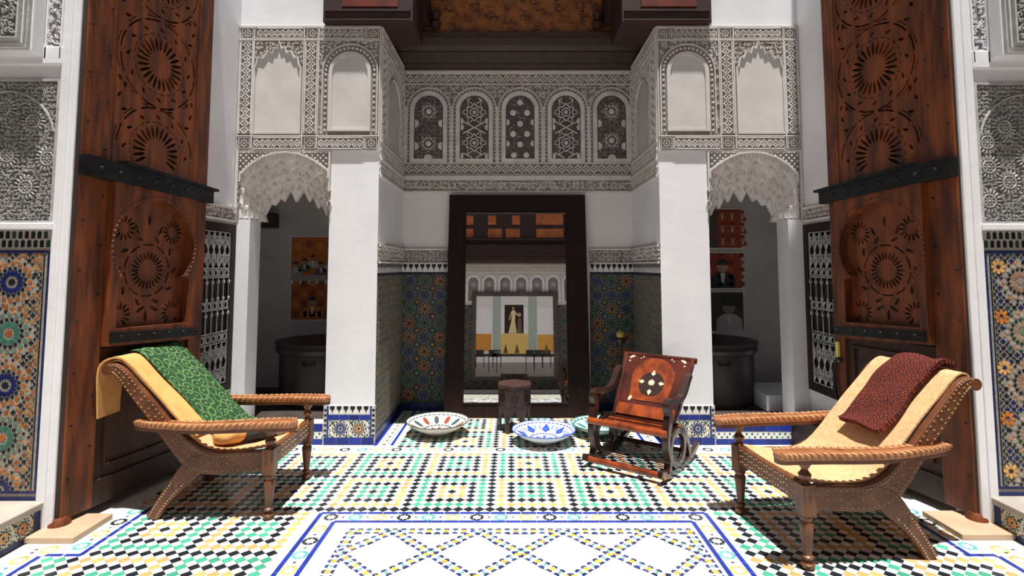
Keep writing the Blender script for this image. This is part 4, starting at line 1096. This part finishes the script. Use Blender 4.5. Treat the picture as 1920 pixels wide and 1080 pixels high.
def chair(label, loc, rz):
    t = thing('planter_chair', label, 'chair', loc, rz, "planter's chairs in the court")
    SF = lambda y: Fr((0, y, 0), (1, 0, 0), (0, 0, 1))       # N = -y
    rail3 = spline([(.02, .365, .125), (.2, .352, .13), (.36, .345, .14), (.48, .375, .15), (.56, .44, .13), (.66, .545, .105), (.76, .665, .095), (.88, .80, .085), (.97, .905, .075), (1.03, .945, .06), (1.085, .925, .05)], 5)
    leg3 = spline([(.34, .395, .02), (.42, .365, .09), (.50, .31, .13), (.58, .225, .105), (.645, .145, .085), (.70, .065, .075), (.737, .0, .08)], 5)
    for sgn in (-1, 1):
        y = sgn * .315; f = SF(y + .022)
        q = MB(); q.prism(f, outline([p[:2] for p in rail3], [p[2] for p in rail3]), 0, .044, None, 1, True); r = q.build('side_rail', CHAIRW, t, bevel=.006)
        q = MB()
        for sd_ in (-1, 1):
            ff = SF(y + .022) if sd_ > 0 else Fr((0, y - .022, 0), (1, 0, 0), (0, 0, 1), (0, 1, 0))
            hh = .044 if sd_ > 0 else .044
            for k in range(0, len(rail3) - 3, 1):
                x, z, w_ = rail3[k]; x2, z2, _ = rail3[k + 1]
                n = max(1, round(math.hypot(x2 - x, z2 - z) / .03))
                dx, dz = x2 - x, z2 - z; l = math.hypot(dx, dz)
                for o_ in (-.34, .34, 0 if k % 2 else None):
                    if o_ is None: continue
                    q.prism(ff, ngon(x - dz / l * w_ * o_, z + dx / l * w_ * o_, .0052, 6), hh, hh + .004, None, .7)
            for k in range(14, len(leg3) - 1):
                x, z, w_ = leg3[k]
                for o_ in (-.3, .3): q.prism(ff, ngon(x + w_ * o_ * .8, z + w_ * o_ * .55, .006, 6), hh, hh + .004, None, .7)
        q.build('bone_studs', STUD, r, kind='stuff')
        q = MB(); q.prism(SF(y + .0235), outline([p[:2] for p in leg3], [p[2] for p in leg3]), 0, .047, None, 1, True); q.build('leg', CHAIRW, t, bevel=.007)
        # front leg: turned foot, square block, baluster up to the arm
        q = MB(); yl = sgn * .33
        q.lathe([(.0, 0), (.022, .0), (.034, .012), (.036, .028), (.022, .042), (.020, .05), (.030, .058), (.030, .066), (.020, .075), (.024, .10), (.033, .20), (.036, .235), (.028, .25), (.034, .262), (.034, .275), (.028, .285)], (0, yl, 0), 14)
        q.box(-.036, .036, yl - .036, yl + .036, .28, .44)
        q.lathe([(.03, .44), (.026, .448), (.018, .458), (.030, .472), (.034, .49), (.022, .505), (.016, .515), (.024, .528), (.034, .545), (.036, .57)], (0, yl, 0), 14)
        q.build('leg', CHAIRW, t, smooth=35)
        # arm
        arm = spline([(-.165, .33, .592, .10), (-.06, .335, .594, .115), (.1, .35, .594, .11), (.28, .362, .589, .10), (.46, .365, .586, .092), (.64, .357, .592, .085), (.78, .342, .596, .075), (.86, .33, .602, .055)], 5)
        n = len(arm)
        def fa(u, v):
            k = u * (n - 1); i = min(int(k), n - 2); g = k - i
            x, yy, z, w_ = [a + (b - a) * g for a, b in zip(arm[i], arm[i + 1])]
            if u < .06: w_ *= math.sqrt(max(.15, 1 - ((.06 - u) / .06) ** 2))
            return (x, sgn * (yy + (v - .5) * w_ * (1)), z)
        q = MB(); q.sheet(fa, 44, 4, .030); a_ = q.build('armrest', ARMW, t, bevel=.004)
        q = MB(); q.sheet(lambda u, v: Vector(fa(u, .12 + v * .76)) + Vector((0, 0, -.026)), 44, 2, .026); q.build('under_moulding', CHAIRW, a_)
        q = MB(); m_ = 30
        for e in (0, 1):
            for k in range(m_):
                p0 = Vector(fa(.03 + .95 * k / m_, e)); p1 = Vector(fa(.03 + .95 * (k + 1) / m_, e)); c = (p0 + p1) / 2
                d_ = (p1 - p0); h_ = Vector((0, (1 if e else -1) * sgn * .018, 0))
                top = Vector((0, 0, .0165)); lo = Vector((0, 0, -.008)); V = [p0 + top - h_ * 1.2, p1 + top - h_ * 1.2, c + d_ * .22 + top + h_, c - d_ * .22 + top + h_]
                V2 = [v + lo for v in V]; V = [v + Vector((0, 0, .004)) for v in V]
                q.add(V + V2, [[0, 1, 2, 3], [0, 4, 5, 1], [1, 5, 6, 2], [2, 6, 7, 3], [3, 7, 4, 0], [4, 7, 6, 5]])
        q.build('scalloped_edge', CHAIRL, a_, kind='stuff')
    q = MB(); q.box(-.022, .022, -.30, .30, .325, .435)
    q.build('front_rail', CHAIRW, t, bevel=.006)
    q = MB()
    for k in range(22):
        for z in (.345, .38, .415): q.prism(Fr((-.022, 0, 0), (0, -1, 0), (0, 0, 1)), ngon(-.28 + k * .0267, z + .006 * (k % 2), .0048, 6), 0, .004, None, .7)
    q.build('bone_studs', STUD, t, kind='stuff')
    q = MB(); q.tube([(1.06, -.345, .935), (1.06, .345, .935)], .034, 12); q.build('top_rail', CHAIRW, t, smooth=40)
    q = MB(); q.tube([(.50, -.31, .33), (.50, .31, .33)], .022, 10); q.build('stretcher', CHAIRW, t, smooth=40)
    P_ = SEAT; n = len(P_)
    def fs(u, v):
        k = u * (n - 1); i = min(int(k), n - 2); g = k - i
        x, z = [a + (b - a) * g for a, b in zip(P_[i], P_[i + 1])]
        return (x, -.30 + .6 * v, z - .012 * (1 - (2 * v - 1) ** 2) * (1 if u < .8 else 0) + .006)
    q = MB(); q.sheet(fs, 48, 8, .010); q.build('cane_seat', CANE, t, smooth=50)
    return t
LC = ((-1.553, 3.946, 0), math.radians(180.5)); RC = ((1.531, 3.366, 0), math.radians(7.3))
chair("carved planter's chair on the left, draped with yellow and green cloths", *LC)
chair("carved planter's chair on the right, bare cane seat with a red kilim on its back", *RC)

def cloth(name, mt, label, cat, place, path, y0, y1, th, off=.0, wav=.004, skew=0, seed=0, nu=44, nv=14, group=None):
    path = spline(path, 6); n = len(path)
    seg = [0]
    for a, b in zip(path, path[1:]): seg.append(seg[-1] + math.hypot(b[0] - a[0], b[1] - a[1]))
    def f(u, v):
        d = u * seg[-1]; i = 0
        while i < n - 2 and seg[i + 1] < d: i += 1
        g = (d - seg[i]) / (seg[i + 1] - seg[i] or 1)
        x, z = [a + (b - a) * g for a, b in zip(path[i], path[i + 1])]
        a, b = path[max(i - 1, 0)], path[min(i + 2, n - 1)]; dx, dz = b[0] - a[0], b[1] - a[1]; l = math.hypot(dx, dz) or 1
        wv = wav * (math.sin(v * 9 + u * 5 + seed) + .6 * math.sin(u * 17 + v * 4 + seed * 2)) + wav
        y = y0 + (y1 - y0) * v + skew * u + .006 * math.sin(u * 9 + seed)
        return (x + dz / l * (off + wv) * -1, y, z + dx / l * (off + wv))
    q = MB(); q.sheet(f, nu, nv, th)
    o = q.build(name, mt, smooth=60)
    o.location = place[0]; o.rotation_euler.z = place[1]
    at = o.data.attributes.new('flat', 'FLOAT_VECTOR', 'POINT'); fl = []
    for s_ in range(2):
        for i in range(nu + 1):
            for j in range(nv + 1): fl += [i / nu * seg[-1], j / nv * abs(y1 - y0), 0]
    at.data.foreach_set('vector', fl)
    return tag(o, label, cat, group)
# in chair space, +y of the left chair is the camera's side
cloth('yellow_throw', YEL, 'plain yellow cloth folded over the back of the left chair, fringe hanging behind', 'throw', LC,
      [(.50, .50), (.56, .566), (.63, .638), (.74, .758), (.86, .875), (.95, .965), (1.00, 1.000), (1.06, .998), (1.115, .96), (1.125, .88), (1.12, .78), (1.12, .62)], -.30, .315, .012, .004, .003, 0, 1)
cloth('green_throw', GREENC, 'green printed cloth with curling stems laid over the yellow throw', 'throw', LC,
      [(.36, .440), (.45, .470), (.53, .545), (.63, .655), (.74, .776), (.86, .893), (.95, .981), (1.00, 1.016), (1.04, 1.022), (1.10, 1.00)], -.315, .15, .007, .006, .004, 0, 2)
cloth('kilim_cushion', KILIM, 'folded dark red kilim hung over the back of the right cane chair', 'cushion', RC,
      [(.575, .625), (.62, .65), (.70, .722), (.76, .782), (.86, .885), (.95, .970), (1.00, 1.003), (1.05, 1.010), (1.09, .99)], -.19, .13, .026, .018, .006, 0, 3)
# bundle on the left seat
t = thing('cloth_bundle', 'small yellow and black cloth bundle lying on the draped left chair seat', 'bag', (-1.845, 3.815, .416), math.radians(36))
def lump(u0, u1, r, nm, m, ph):
    q = MB(); pr = []
    for k in range(13):
        a = k / 12; x = u0 + (u1 - u0) * a; rr = r * (.25 + .75 * math.sin(PI * min(1, max(0, .08 + .84 * a))) ** .6)
        pr.append((x, rr))
    n = 18; V = []
    for i, (x, rr) in enumerate(pr):
        for k in range(n):
            a = 2 * PI * k / n; w_ = 1 + .05 * math.sin(3 * a + i * .9 + ph)
            V.append(Vector((x, rr * 1.15 * w_ * math.cos(a), rr * .85 * w_ * math.sin(a) + r * .80)))
    fs = [[n * i + k, n * (i + 1) + k, n * (i + 1) + (k + 1) % n, n * i + (k + 1) % n] for i in range(len(pr) - 1) for k in range(n)] + [list(range(n)), list(range(n * (len(pr) - 1), n * len(pr)))[::-1]]
    q.add(V, fs); q.build(nm, m, t, smooth=60)
lump(-.16, .04, .078, 'yellow_end', YEL, 0); lump(-.02, .25, .066, 'black_middle', BLACKC, 1); lump(.21, .38, .05, 'yellow_end', YEL, 2); lump(.20, .30, .056, 'grey_fold', GREYC, 3)

# ---------------------------------------------------------------- rocking chair
t = thing('rocking_chair', 'polished dark wood rocking chair with inlaid back and slatted seat, beside the right pier', 'rocking chair', (.875, 4.38, 0), math.atan2(.8, .6))
# local x runs to the rear, +y is the chair's left in the picture
B0, B1 = (.37, .345), (.72, .80)          # foot and head of the back in x,z
bl = math.hypot(B1[0] - B0[0], B1[1] - B0[1])
FBk = Fr((B0[0], 0, B0[1]), (0, -1, 0), (B1[0] - B0[0], 0, B1[1] - B0[1]))
q = MB(); q.prism(FBk, [(-.255, 0), (.255, 0), (.285, bl * .55), (.31, bl * .97), (-.31, bl * .97), (-.285, bl * .55)], -.012, .012, None, 1, True); bk = q.build('backrest', ROCKW, t, bevel=.004)
q = MB(); q.tube([FBk.p(-.33, bl, -.01), FBk.p(.33, bl, -.01)], .026, 12); q.build('crest_rail', ROCKW, bk, smooth=40)
for sg in (-1, 1): q = MB(); q.prism(FBk, [(sg * .245, -.02), (sg * .275, -.02), (sg * .325, bl), (sg * .292, bl)], -.022, .026, None, 1, True); q.build('back_stile', ROCKW, bk, bevel=.006)
ap = [(-.165, .14), (.165, .14)] + arc(0, .36, .19, -10, 190, 18)
q = MB(); q.plate(FBk, ap, [], .012, .017); q.build('orange_panel', ROCKO, bk)
q = MB(); q.plate(FBk, ngon(.0, .30, .112, 18, 0), [], .017, .020); q.build('dark_roundel', ROCKD, bk)
def inlay(poly, h0, h1): q = MB(); q.prism(FBk, poly, h0, h1, None, .9); q.build('bone_inlay', BONE, bk)
inlay(star(0, .31, .034, .024, 8), .020, .024)
for a in range(4): inlay(petal(0, .31, .060, .122, .038, a * PI / 2, .55), .018, .024)
for sg in (-1, 1):
    for x, z, r in ((.25, .535, .014), (.22, .55, .012), (.25, .50, .010), (.235, .545, .016), (.13, .55, .010), (.15, .535, .007)): inlay(star(sg * x, z, r, r * .6, 5), .012, .017)
    inlay(petal(sg * .17, .12, 0, .06, .03, 1.2), .012, .018)

q = MB(); q.rect(FBk, -.25, .0, .25, .10, .012, .018); q.build('lower_band', ROCKO, bk)
for k in range(9):
    x = .08 + k * .038; z = .335 - .022 * math.sin(PI * k / 8)
    q = MB(); q.box(x - .014, x + .014, -.29, .29, z - .008, z + .008); q.build('seat_slat', ROCKW if k % 2 else ROCKO, t, bevel=.004)
q = MB(); q.tube([(.035, -.335, .345), (.035, .335, .345)], .027, 14); q.build('front_bar', ROCKO, t, smooth=40)
q = MB(); q.tube([(-.03, -.335, .06), (-.03, .335, .06)], .024, 12); q.build('foot_bar', ROCKO, t, smooth=40)
q = MB(); q.tube([(.56, -.31, .08), (.56, .31, .08)], .018, 10); q.build('rear_bar', ROCKW, t, smooth=40)
for sg in (-1, 1):
    y = sg * .315; SFr = Fr((0, y + .019, 0), (1, 0, 0), (0, 0, 1))
    rk = spline([(-.08, .085, .05), (.08, .04, .055), (.28, .022, .05), (.48, .035, .055), (.68, .085, .05), (.74, .115, .035)], 5)
    q = MB(); q.prism(SFr, outline([p[:2] for p in rk], [p[2] for p in rk]), 0, .038, None, 1, True); q.build('rocker', ROCKD, t, bevel=.005)
    q = MB(); o = arc(.27, .19, .17, 0, 360, 26, .15)[:-1]; i_ = arc(.27, .19, .125, 0, 360, 26, .108)[:-1]
    q.plate(SFr, o, [i_], 0, .036, None, True); q.build('side_ring', ROCKD, t, bevel=.004)
    st = spline([(.06, .05, .05), (.085, .14, .04), (.05, .25, .045), (.06, .34, .05), (.09, .42, .07), (.10, .48, .06), (.075, .53, .05), (.09, .565, .045), (.16, .565, .045), (.28, .545, .042), (.38, .555, .042), (.46, .60, .045), (.52, .66, .05), (.58, .70, .04)], 5)
    q = MB(); q.prism(SFr, outline([p[:2] for p in st], [p[2] for p in st]), -.004, .046, None, 1, True); q.build('armrest', ROCKD, t, bevel=.007)
    rr = spline([(.30, .32, .05), (.42, .27, .055), (.50, .17, .05), (.53, .06, .05)], 5)
    q = MB(); q.prism(SFr, outline([p[:2] for p in rr], [p[2] for p in rr]), 0, .036, None, 1, True); q.build('leg', ROCKD, t, bevel=.005)

# ---------------------------------------------------------------- bowls, stool, mirror, candle stand
def bowl(label, loc, r, h, base, paint, seed):
    t = thing('ceramic_bowl', label, 'bowl', loc, seed * .7, 'painted bowls on the alcove floor')
    ins = lambda q: .028 + (h - .028) * max(0, (q / r - .18) / .82) ** 1.7 if q > .18 * r else .028
    prof = [(.0, .0), (r * .36, 0), (r * .38, .012), (r * .36, .022)] + [(r * (.36 + .64 * k / 8), .020 + (h - .022) * (k / 8) ** 1.45) for k in range(1, 9)] + [(r * .995, h + .004), (r * .97, h + .002)] + [(r * k / 10, ins(r * k / 10)) for k in (9, 8, 7, 6, 5, 4, 3, 2, 1)] + [(0.001, .028)]
    q = MB(); q.lathe(prof, (0, 0, 0), 48, base); q.build('body', TILE, t, smooth=50)
    q = MB()
    def dec(poly, c):
        n = len(poly); cx = sum(p[0] for p in poly) / n; cy = sum(p[1] for p in poly) / n
        V = [Vector((x, y, ins(math.hypot(x, y)) + .0035)) for x, y in poly] + [Vector((cx, cy, ins(math.hypot(cx, cy)) + .0035))]
        if area2(poly) > 0: fs = [[i, (i + 1) % n, n] for i in range(n)]
        else: fs = [[(i + 1) % n, i, n] for i in range(n)]
        q.add(V, fs, c)
    paint(dec, r); q.build('painted_pattern', TILE, t, kind='stuff')
    q = MB(); q.lathe([(r * .985, h - .003), (r * 1.006, h), (r * 1.006, h + .007), (r * .975, h + .007), (r * .975, h + .003)], (0, 0, 0), 48, paint.rim, caps=False); q.build('painted_rim', TILE, t, smooth=50)
def ringdec(dec, r0, r1, n, c, gap=.2):
    for k in range(n):
        a0, a1 = 2 * PI * (k + gap / 2) / n, 2 * PI * (k + 1 - gap / 2) / n
        dec([(r0 * math.cos(a0), r0 * math.sin(a0)), (r1 * math.cos(a0), r1 * math.sin(a0)), (r1 * math.cos((a0 + a1) / 2), r1 * math.sin((a0 + a1) / 2)), (r1 * math.cos(a1), r1 * math.sin(a1)), (r0 * math.cos(a1), r0 * math.sin(a1))], c)
def p1(dec, r):
    ringdec(dec, r * .90, r * .95, 36, (.05, .06, .06), .3)
    for k in range(12):
        a = 2 * PI * k / 12; dec(petal(0, 0, r * .50, r * .88, r * .15, a), (.28, .06, .035) if k % 2 else (.06, .09, .08)); dec(petal(0, 0, r * .58, r * .80, r * .06, a), (.66, .63, .55))
    ringdec(dec, r * .42, r * .47, 24, (.07, .08, .08), .2)
    for k in range(8): dec(petal(0, 0, r * .08, r * .36, r * .1, k * PI / 4), (.25, .07, .04))
p1.rim = (.10, .11, .10)
def p2(dec, r):
    ringdec(dec, r * .90, r * .96, 40, (.03, .07, .36), .25)
    for k in range(8):
        a = 2 * PI * k / 8; dec(petal(0, 0, r * .50, r * .88, r * .26, a, .6), (.03, .08, .40)); dec(petal(0, 0, r * .58, r * .80, r * .09, a), (.25, .38, .72))
        for q_ in (-.28, .28): dec(petal(0, 0, r * .62, r * .84, r * .05, a + q_), (.12, .22, .55))
    ringdec(dec, r * .40, r * .44, 24, (.03, .07, .36), .2)
    for k in range(6): dec(petal(0, 0, r * .06, r * .32, r * .1, k * PI / 3), (.05, .1, .42))
p2.rim = (.10, .18, .55)
def p3(dec, r):
    ringdec(dec, r * .88, r * .95, 30, (.04, .14, .12), .3)
    for k in range(10): dec(petal(0, 0, r * .45, r * .84, r * .16, 2 * PI * k / 10), (.05, .22, .20) if k % 2 else (.10, .28, .34))
    ringdec(dec, r * .36, r * .41, 20, (.04, .14, .12), .2)
p3.rim = (.07, .25, .24)
bowl('wide white bowl painted with dark red petals, left of the stool', (-.715, 5.40, 0), .298, .125, (.72, .71, .66), p1, 1)
bowl('wide white bowl painted with blue leaves, right of the stool', (.290, 5.15, 0), .288, .115, (.74, .78, .86), p2, 2)
bowl('pale teal bowl half hidden behind the rocking chair', (.84, 5.40, 0), .27, .10, (.42, .62, .60), p3, 3)

t = thing('hexagonal_stool', 'dark carved six-sided wooden stool standing before the mirror', 'stool', (.025, 5.52, 0), math.radians(0))
q = MB(); q.prism(GF, ngon(0, 0, .185, 6, PI / 6), .435, .457, None, 1, True); q.prism(GF, ngon(0, 0, .17, 6, PI / 6), .415, .437, None, 1, True); q.build('top', STOOLW, t, bevel=.005)
for k in range(6):
    a = k * PI / 3 - PI / 2; ap_ = .135; hw_ = ap_ * math.tan(PI / 6)
    f = Fr((ap_ * math.cos(a), ap_ * math.sin(a), 0), (-math.sin(a), math.cos(a), 0), (0, 0, 1), (math.cos(a), math.sin(a), 0))
    q = MB(); op = [(-hw_ * .62, -.001), (hw_ * .62, -.001), (hw_ * .62, .11), (hw_ * .5, .15), (hw_ * .22, .175), (0, .215), (-hw_ * .22, .175), (-hw_ * .5, .15), (-hw_ * .62, .11)]
    q.plate(f, [(-hw_, 0), (-hw_ * .62, 0)] + [op[8], op[7], op[6], op[5], op[4], op[3], op[2]] + [(hw_ * .62, 0), (hw_, 0), (hw_ * 1.12, .42), (-hw_ * 1.12, .42)], [], -.016, 0, None, True); sp_ = q.build('side_panel', STOOLW, t)
    q = MB(); q.rib(f, star(0, .32, .036, .022, 8), .007, 0, .006, True); q.rib(f, [(-hw_ * .85, .25), (hw_ * .85, .25), (hw_ * .9, .40), (-hw_ * .9, .40)], .008, 0, .005, True); q.build('carving', STOOLW, sp_)

t = thing('mirror', 'tall mirror in a dark espresso frame leaning on the alcove wall', 'mirror', (.052, 5.945, 0)); t.rotation_euler.x = -math.atan2(.241, 2.42)
F = Fr((0, 0, 0), (1, 0, 0))
q = MB(); q.plate(F, [(-.775, 0), (.785, 0), (.775, 2.425), (-.76, 2.425)], [[(-.575, .155), (.55, .155), (.55, 2.215), (-.57, 2.215)]], -.05, .0, None, True); fr_ = q.build('frame', FRAMEW, t, bevel=.006)
q = MB(); q.rib(F, [(-.58, .148), (.556, .148), (.556, 2.222), (-.576, 2.222)], .02, -.004, .008, True); q.build('inner_moulding', FRAMEW, fr_)
q = MB(); q.plate(F, [(-.59, .14), (.565, .14), (.565, 2.23), (-.585, 2.23)], [], -.034, -.022, None, True); q.build('glass', MIRR, t)

t = thing('candle_stand', 'slender dark floor stand holding a brass-yellow ball, behind the rocking chair', 'stand', (1.17, 6.0, 0))
q = MB(); q.lathe([(0, 0), (.10, 0), (.10, .015), (.03, .03), (.014, .05), (.012, .40), (.022, .42), (.012, .44), (.012, .74), (.03, .77), (.058, .80), (.065, .825), (.045, .83), (0, .825)], (0, 0, 0), 14); q.build('stand', mat('dark_bronze', (.03, .02, .014), (.02, .013, .01), .45, 12), t, smooth=40)
q = MB(); q.lathe([(.004, -.046)] + [(.046 * math.cos(math.radians(a)), .046 * math.sin(math.radians(a))) for a in range(-75, 90, 15)] + [(.004, .046)], (0, 0, .868), 16); q.build('yellow_ball', GOLD, t, smooth=60)

# ---------------------------------------------------------------- niches: vats, pictures, beam, step, cable
for s, x in ((-1, -2.035), (1, 2.13)):
    t = thing('metal_vat', 'large dark round vat in the %s niche, %s' % (('left', 'under two orange pictures') if s < 0 else ('right', 'under three stacked pictures')), 'vat', (x, 6.04, .18), 0, 'dark vats in the niches')
    q = MB(); q.lathe([(0, 0), (.445, 0), (.45, .02), (.455, .53), (.0, .53)], (0, 0, 0), 40); q.build('body', VAT, t, smooth=40)
    q = MB(); q.lathe([(.45, .51), (.485, .53), (.495, .57), (.485, .60), (.50, .615), (.50, .635), (.3, .64), (0, .64)], (0, 0, 0), 40); q.build('rim', VAT, t, smooth=30)
    q = MB(); q.tube([(-.06, -.46, .46), (-.05, -.485, .43), (0, -.49, .42), (.05, -.485, .43), (.06, -.46, .46)], .012, 8); q.build('handle', VAT, t, smooth=50)
def picture(label, x0, x1, z0, z1, paint, group, Y=6.6):
    t = thing('framed_picture', label, 'picture', ((x0 + x1) / 2, Y, z0), 0, group)
    w_, h_ = x1 - x0, z1 - z0; F = Fr((0, -.012, 0), (1, 0, 0))
    q = MB(); q.box(-w_ / 2 - .021, w_ / 2 + .021, -.012, 0, -.021, h_ + .021); q.build('white_mount', mat('picture_mount', (.60, .58, .56), (.55, .53, .51), .7, 6) if 'picture_mount' not in bpy.data.materials else bpy.data.materials['picture_mount'], t, bevel=.003)
    q = MB(); paint(q, F, w_, h_); q.build('print', TILEM, t)
def person(q, F, x, z, s, suit, skin=(.34, .20, .13), hat=None, face=True):
    q.prism(F, [(x - s * .5, z), (x + s * .5, z), (x + s * .46, z + s * .45), (x + s * .2, z + s * .62), (x - s * .2, z + s * .62), (x - s * .46, z + s * .45)], .002, .003, suit)
    q.prism(F, ngon(x, z + s * .86, s * .24, 12), .003, .004, skin)
    q.prism(F, [(x - s * .05, z + s * .2), (x + s * .05, z + s * .2), (x + s * .1, z + s * .6), (x - s * .1, z + s * .6)], .003, .004, (.6, .58, .54))
    if hat: q.prism(F, [(x - s * .24, z + s * .98), (x + s * .24, z + s * .98), (x + s * .17, z + s * 1.32), (x - s * .17, z + s * 1.32)], .004, .005, hat)
    else: q.prism(F, arc(x, z + s * .92, s * .25, 0, 180, 8), .004, .005, (.04, .03, .03))
def pic_crowd(q, F, w, h):
    q.rect(F, -w / 2, 0, w / 2, h, 0, .002, (.45, .13, .025))
    for k in range(5): q.prism(F, ngon(-w / 2 + .08 + k * .13, h * (.78 + .06 * (k % 2)), .045, 10), .002, .003, (.34, .05, .03) if k % 2 else (.55, .2, .04))
    for k in range(6): person(q, F, -w / 2 + .06 + k * .10, .06 + .04 * (k % 3), .14, (.10, .10, .12) if k % 2 else (.35, .33, .33))
    q.rect(F, -w / 2, 0, w / 2, .06, .004, .005, (.30, .28, .28))
def pic_orange(q, F, w, h):
    q.rect(F, -w / 2, 0, w / 2, h, 0, .002, (.38, .09, .02)); q.rect(F, .12, 0, w / 2, h, .002, .003, (.22, .17, .15))
    for i in range(4):
        for j in range(4): q.rect(F, -w / 2 + .02 + i * .1, .03 + j * .12, -w / 2 + .09 + i * .1, .10 + j * .12, .002, .003, jit((.5, .15, .03) if (i + j) % 2 else (.2, .05, .02)))
    person(q, F, -.05, .02, .22, (.6, .2, .03)); person(q, F, .2, .03, .2, (.12, .1, .1))
def pic_hats(q, F, w, h):
    q.rect(F, -w / 2, 0, w / 2, h, 0, .002, (.28, .055, .028)); q.rect(F, -w / 2, 0, -w / 2 + .34, h, .002, .003, (.10, .08, .07))
    for i in range(3):
        for j in range(3): person(q, F, -w / 2 + .40 + i * .12, .02 + j * .15, .10, (.34, .08, .04), (.40, .22, .16), (.2, .03, .02))
def pic_man(q, F, w, h):
    q.rect(F, -w / 2, 0, w / 2, h, 0, .002, (.30, .05, .03))
    for i in range(5):
        for j in range(5): q.prism(F, ngon(-w / 2 + .1 + i * .13, .05 + j * .085, .03, 8), .002, .003, (.42, .10, .05) if (i + j) % 2 else (.2, .03, .02))
    person(q, F, .08, -.0, .30, (.03, .03, .035), (.42, .27, .2))
def pic_green(q, F, w, h):
    q.rect(F, -w / 2, 0, w / 2, h, 0, .002, (.055, .05, .035)); q.rect(F, .05, h * .6, w / 2, h, .002, .003, (.025, .035, .02))
    person(q, F, .14, .0, .32, (.45, .43, .42), (.26, .19, .15))
picture('orange picture of a crowd, upper of the two in the left niche', -2.643, -2.02, 1.442, 1.953, pic_crowd, 'pictures in the left niche')
picture('orange and grey picture, lower of the two in the left niche', -2.632, -2.02, .975, 1.397, pic_orange, 'pictures in the left niche')
picture('red picture of rows of figures, topmost of three in the right niche', 2.13, 2.755, 1.826, 2.29, pic_hats, 'pictures in the right niche')
picture('red picture of a person in a dark suit, middle of three in the right niche', 2.13, 2.745, 1.346, 1.762, pic_man, 'pictures in the right niche')
picture('dark green picture of a person in a white shirt, lowest in the right niche', 2.13, 2.752, .842, 1.296, pic_green, 'pictures in the right niche')
q = MB(); q.box(-3.75, -2.74, 6.30, 6.45, 2.05, 2.22); q.build('trim_11', BEAM, kind='structure', bevel=.01)
q = MB(); q.box(2.50, 3.6, 5.5, 6.1, .18, .34); q.build('trim_12', WHITE, kind='structure', bevel=.01)
q = MB()
for k in range(4): q.tube([(2.655 + .05 * math.cos(a) * (1 - .1 * k), 4.86 + (.10 - .012 * k) * math.sin(a), .291 + .011 * k + .006 * math.sin(3 * a + k)) for a in [2 * PI * i / 20 for i in range(20)]], .006, 6, None, True)
q.tube([(2.61, 4.80, .295), (2.62, 4.76, .315), (2.65, 4.72, .34), (2.69, 4.74, .32)], .005, 6)
tag(q.build('cable_coil', BLACKC, smooth=60), 'small coil of black cable on the sill under the right grille window', 'cable')

# ---------------------------------------------------------------- large framed scene facing the mirror
t = thing('framed_painting', 'large dark framed picture of a hall with chairs, seen in the mirror', 'picture', (.08, -4.55, .37))
F = Fr((0, .03, 0), (1, 0, 0), (0, 0, 1), (0, 1, 0)); W2, H2 = 1.29, 2.58
q = MB(); q.plate(F, [(-W2, 0), (W2, 0), (W2, H2), (-W2, H2)], [[(-W2 + .13, .1), (W2 - .13, .1), (W2 - .13, H2 - .12), (-W2 + .13, H2 - .12)]], -.05, .04, None, True); q.build('frame', mat('grey_brown_frame', (.085, .070, .062), (.05, .04, .036), .45, 5), t, bevel=.01)
q = MB(); gx = lambda x: (x - 380) / 3.6 / 62; gz = lambda y: (790 - y) / 3.6 / 62 + .1
def r_(x0, y0, x1, y1, c, h): q.rect(F, gx(x0), gz(y1), gx(x1), gz(y0), 0, h, c)
r_(118, 262, 640, 794, (.90, .88, .95), .002); r_(118, 262, 640, 342, (.82, .80, .84), .003); r_(118, 700, 640, 794, (.40, .37, .36), .003)
for a, b in ((232, 288), (470, 530)): r_(a, 262, b, 640, (.44, .52, .49), .005)
r_(286, 515, 472, 645, (.88, .60, .20), .004); r_(118, 515, 226, 630, (.72, .32, .06), .004); r_(532, 520, 640, 640, (.80, .42, .09), .004)
r_(312, 322, 440, 512, (.035, .02, .018), .006)
D_ = (.85, .68, .42); K_ = (.62, .42, .26)
q.prism(F, [(gx(x), gz(y)) for x, y in ((338, 510), (394, 510), (388, 470), (382, 430), (384, 395), (388, 372), (378, 358), (366, 358), (354, 372), (358, 395), (358, 430), (348, 470))], 0, .008, D_)
q.prism(F, ngon(gx(370), gz(345), .038, 10), 0, .009, K_); q.prism(F, [(gx(352), gz(378)), (gx(358), gz(378)), (gx(346), gz(425)), (gx(338), gz(422))], 0, .009, K_)
q.prism(F, [(gx(388), gz(372)), (gx(412), gz(392)), (gx(408), gz(402)), (gx(386), gz(386))], 0, .009, K_); q.prism(F, ngon(gx(412), gz(388), .055, 8), 0, .0085, (.55, .42, .30)); q.prism(F, [(gx(396), gz(510)), (gx(428), gz(510)), (gx(420), gz(410)), (gx(404), gz(410))], 0, .0075, (.20, .12, .09))
for x in (150, 235, 262, 480, 535, 590):
    r_(x - 26, 620, x + 26, 655, (.02, .025, .035), .008); r_(x - 34, 652, x + 34, 664, (.03, .02, .02), .009)
    for d in (-28, 24): r_(x + d, 660, x + d + 5, 765 if x in (235, 480) else 735, (.02, .02, .025), .008)
r_(240, 628, 285, 640, (.12, .25, .35), .010); r_(118, 645, 640, 662, (.04, .03, .03), .007)
for x in (320, 395, 590): q.prism(F, [(gx(x - 16), gz(640)), (gx(x + 16), gz(640)), (gx(x), gz(580))], 0, .009, (.16, .09, .03))
q.build('canvas', TILEM, t)
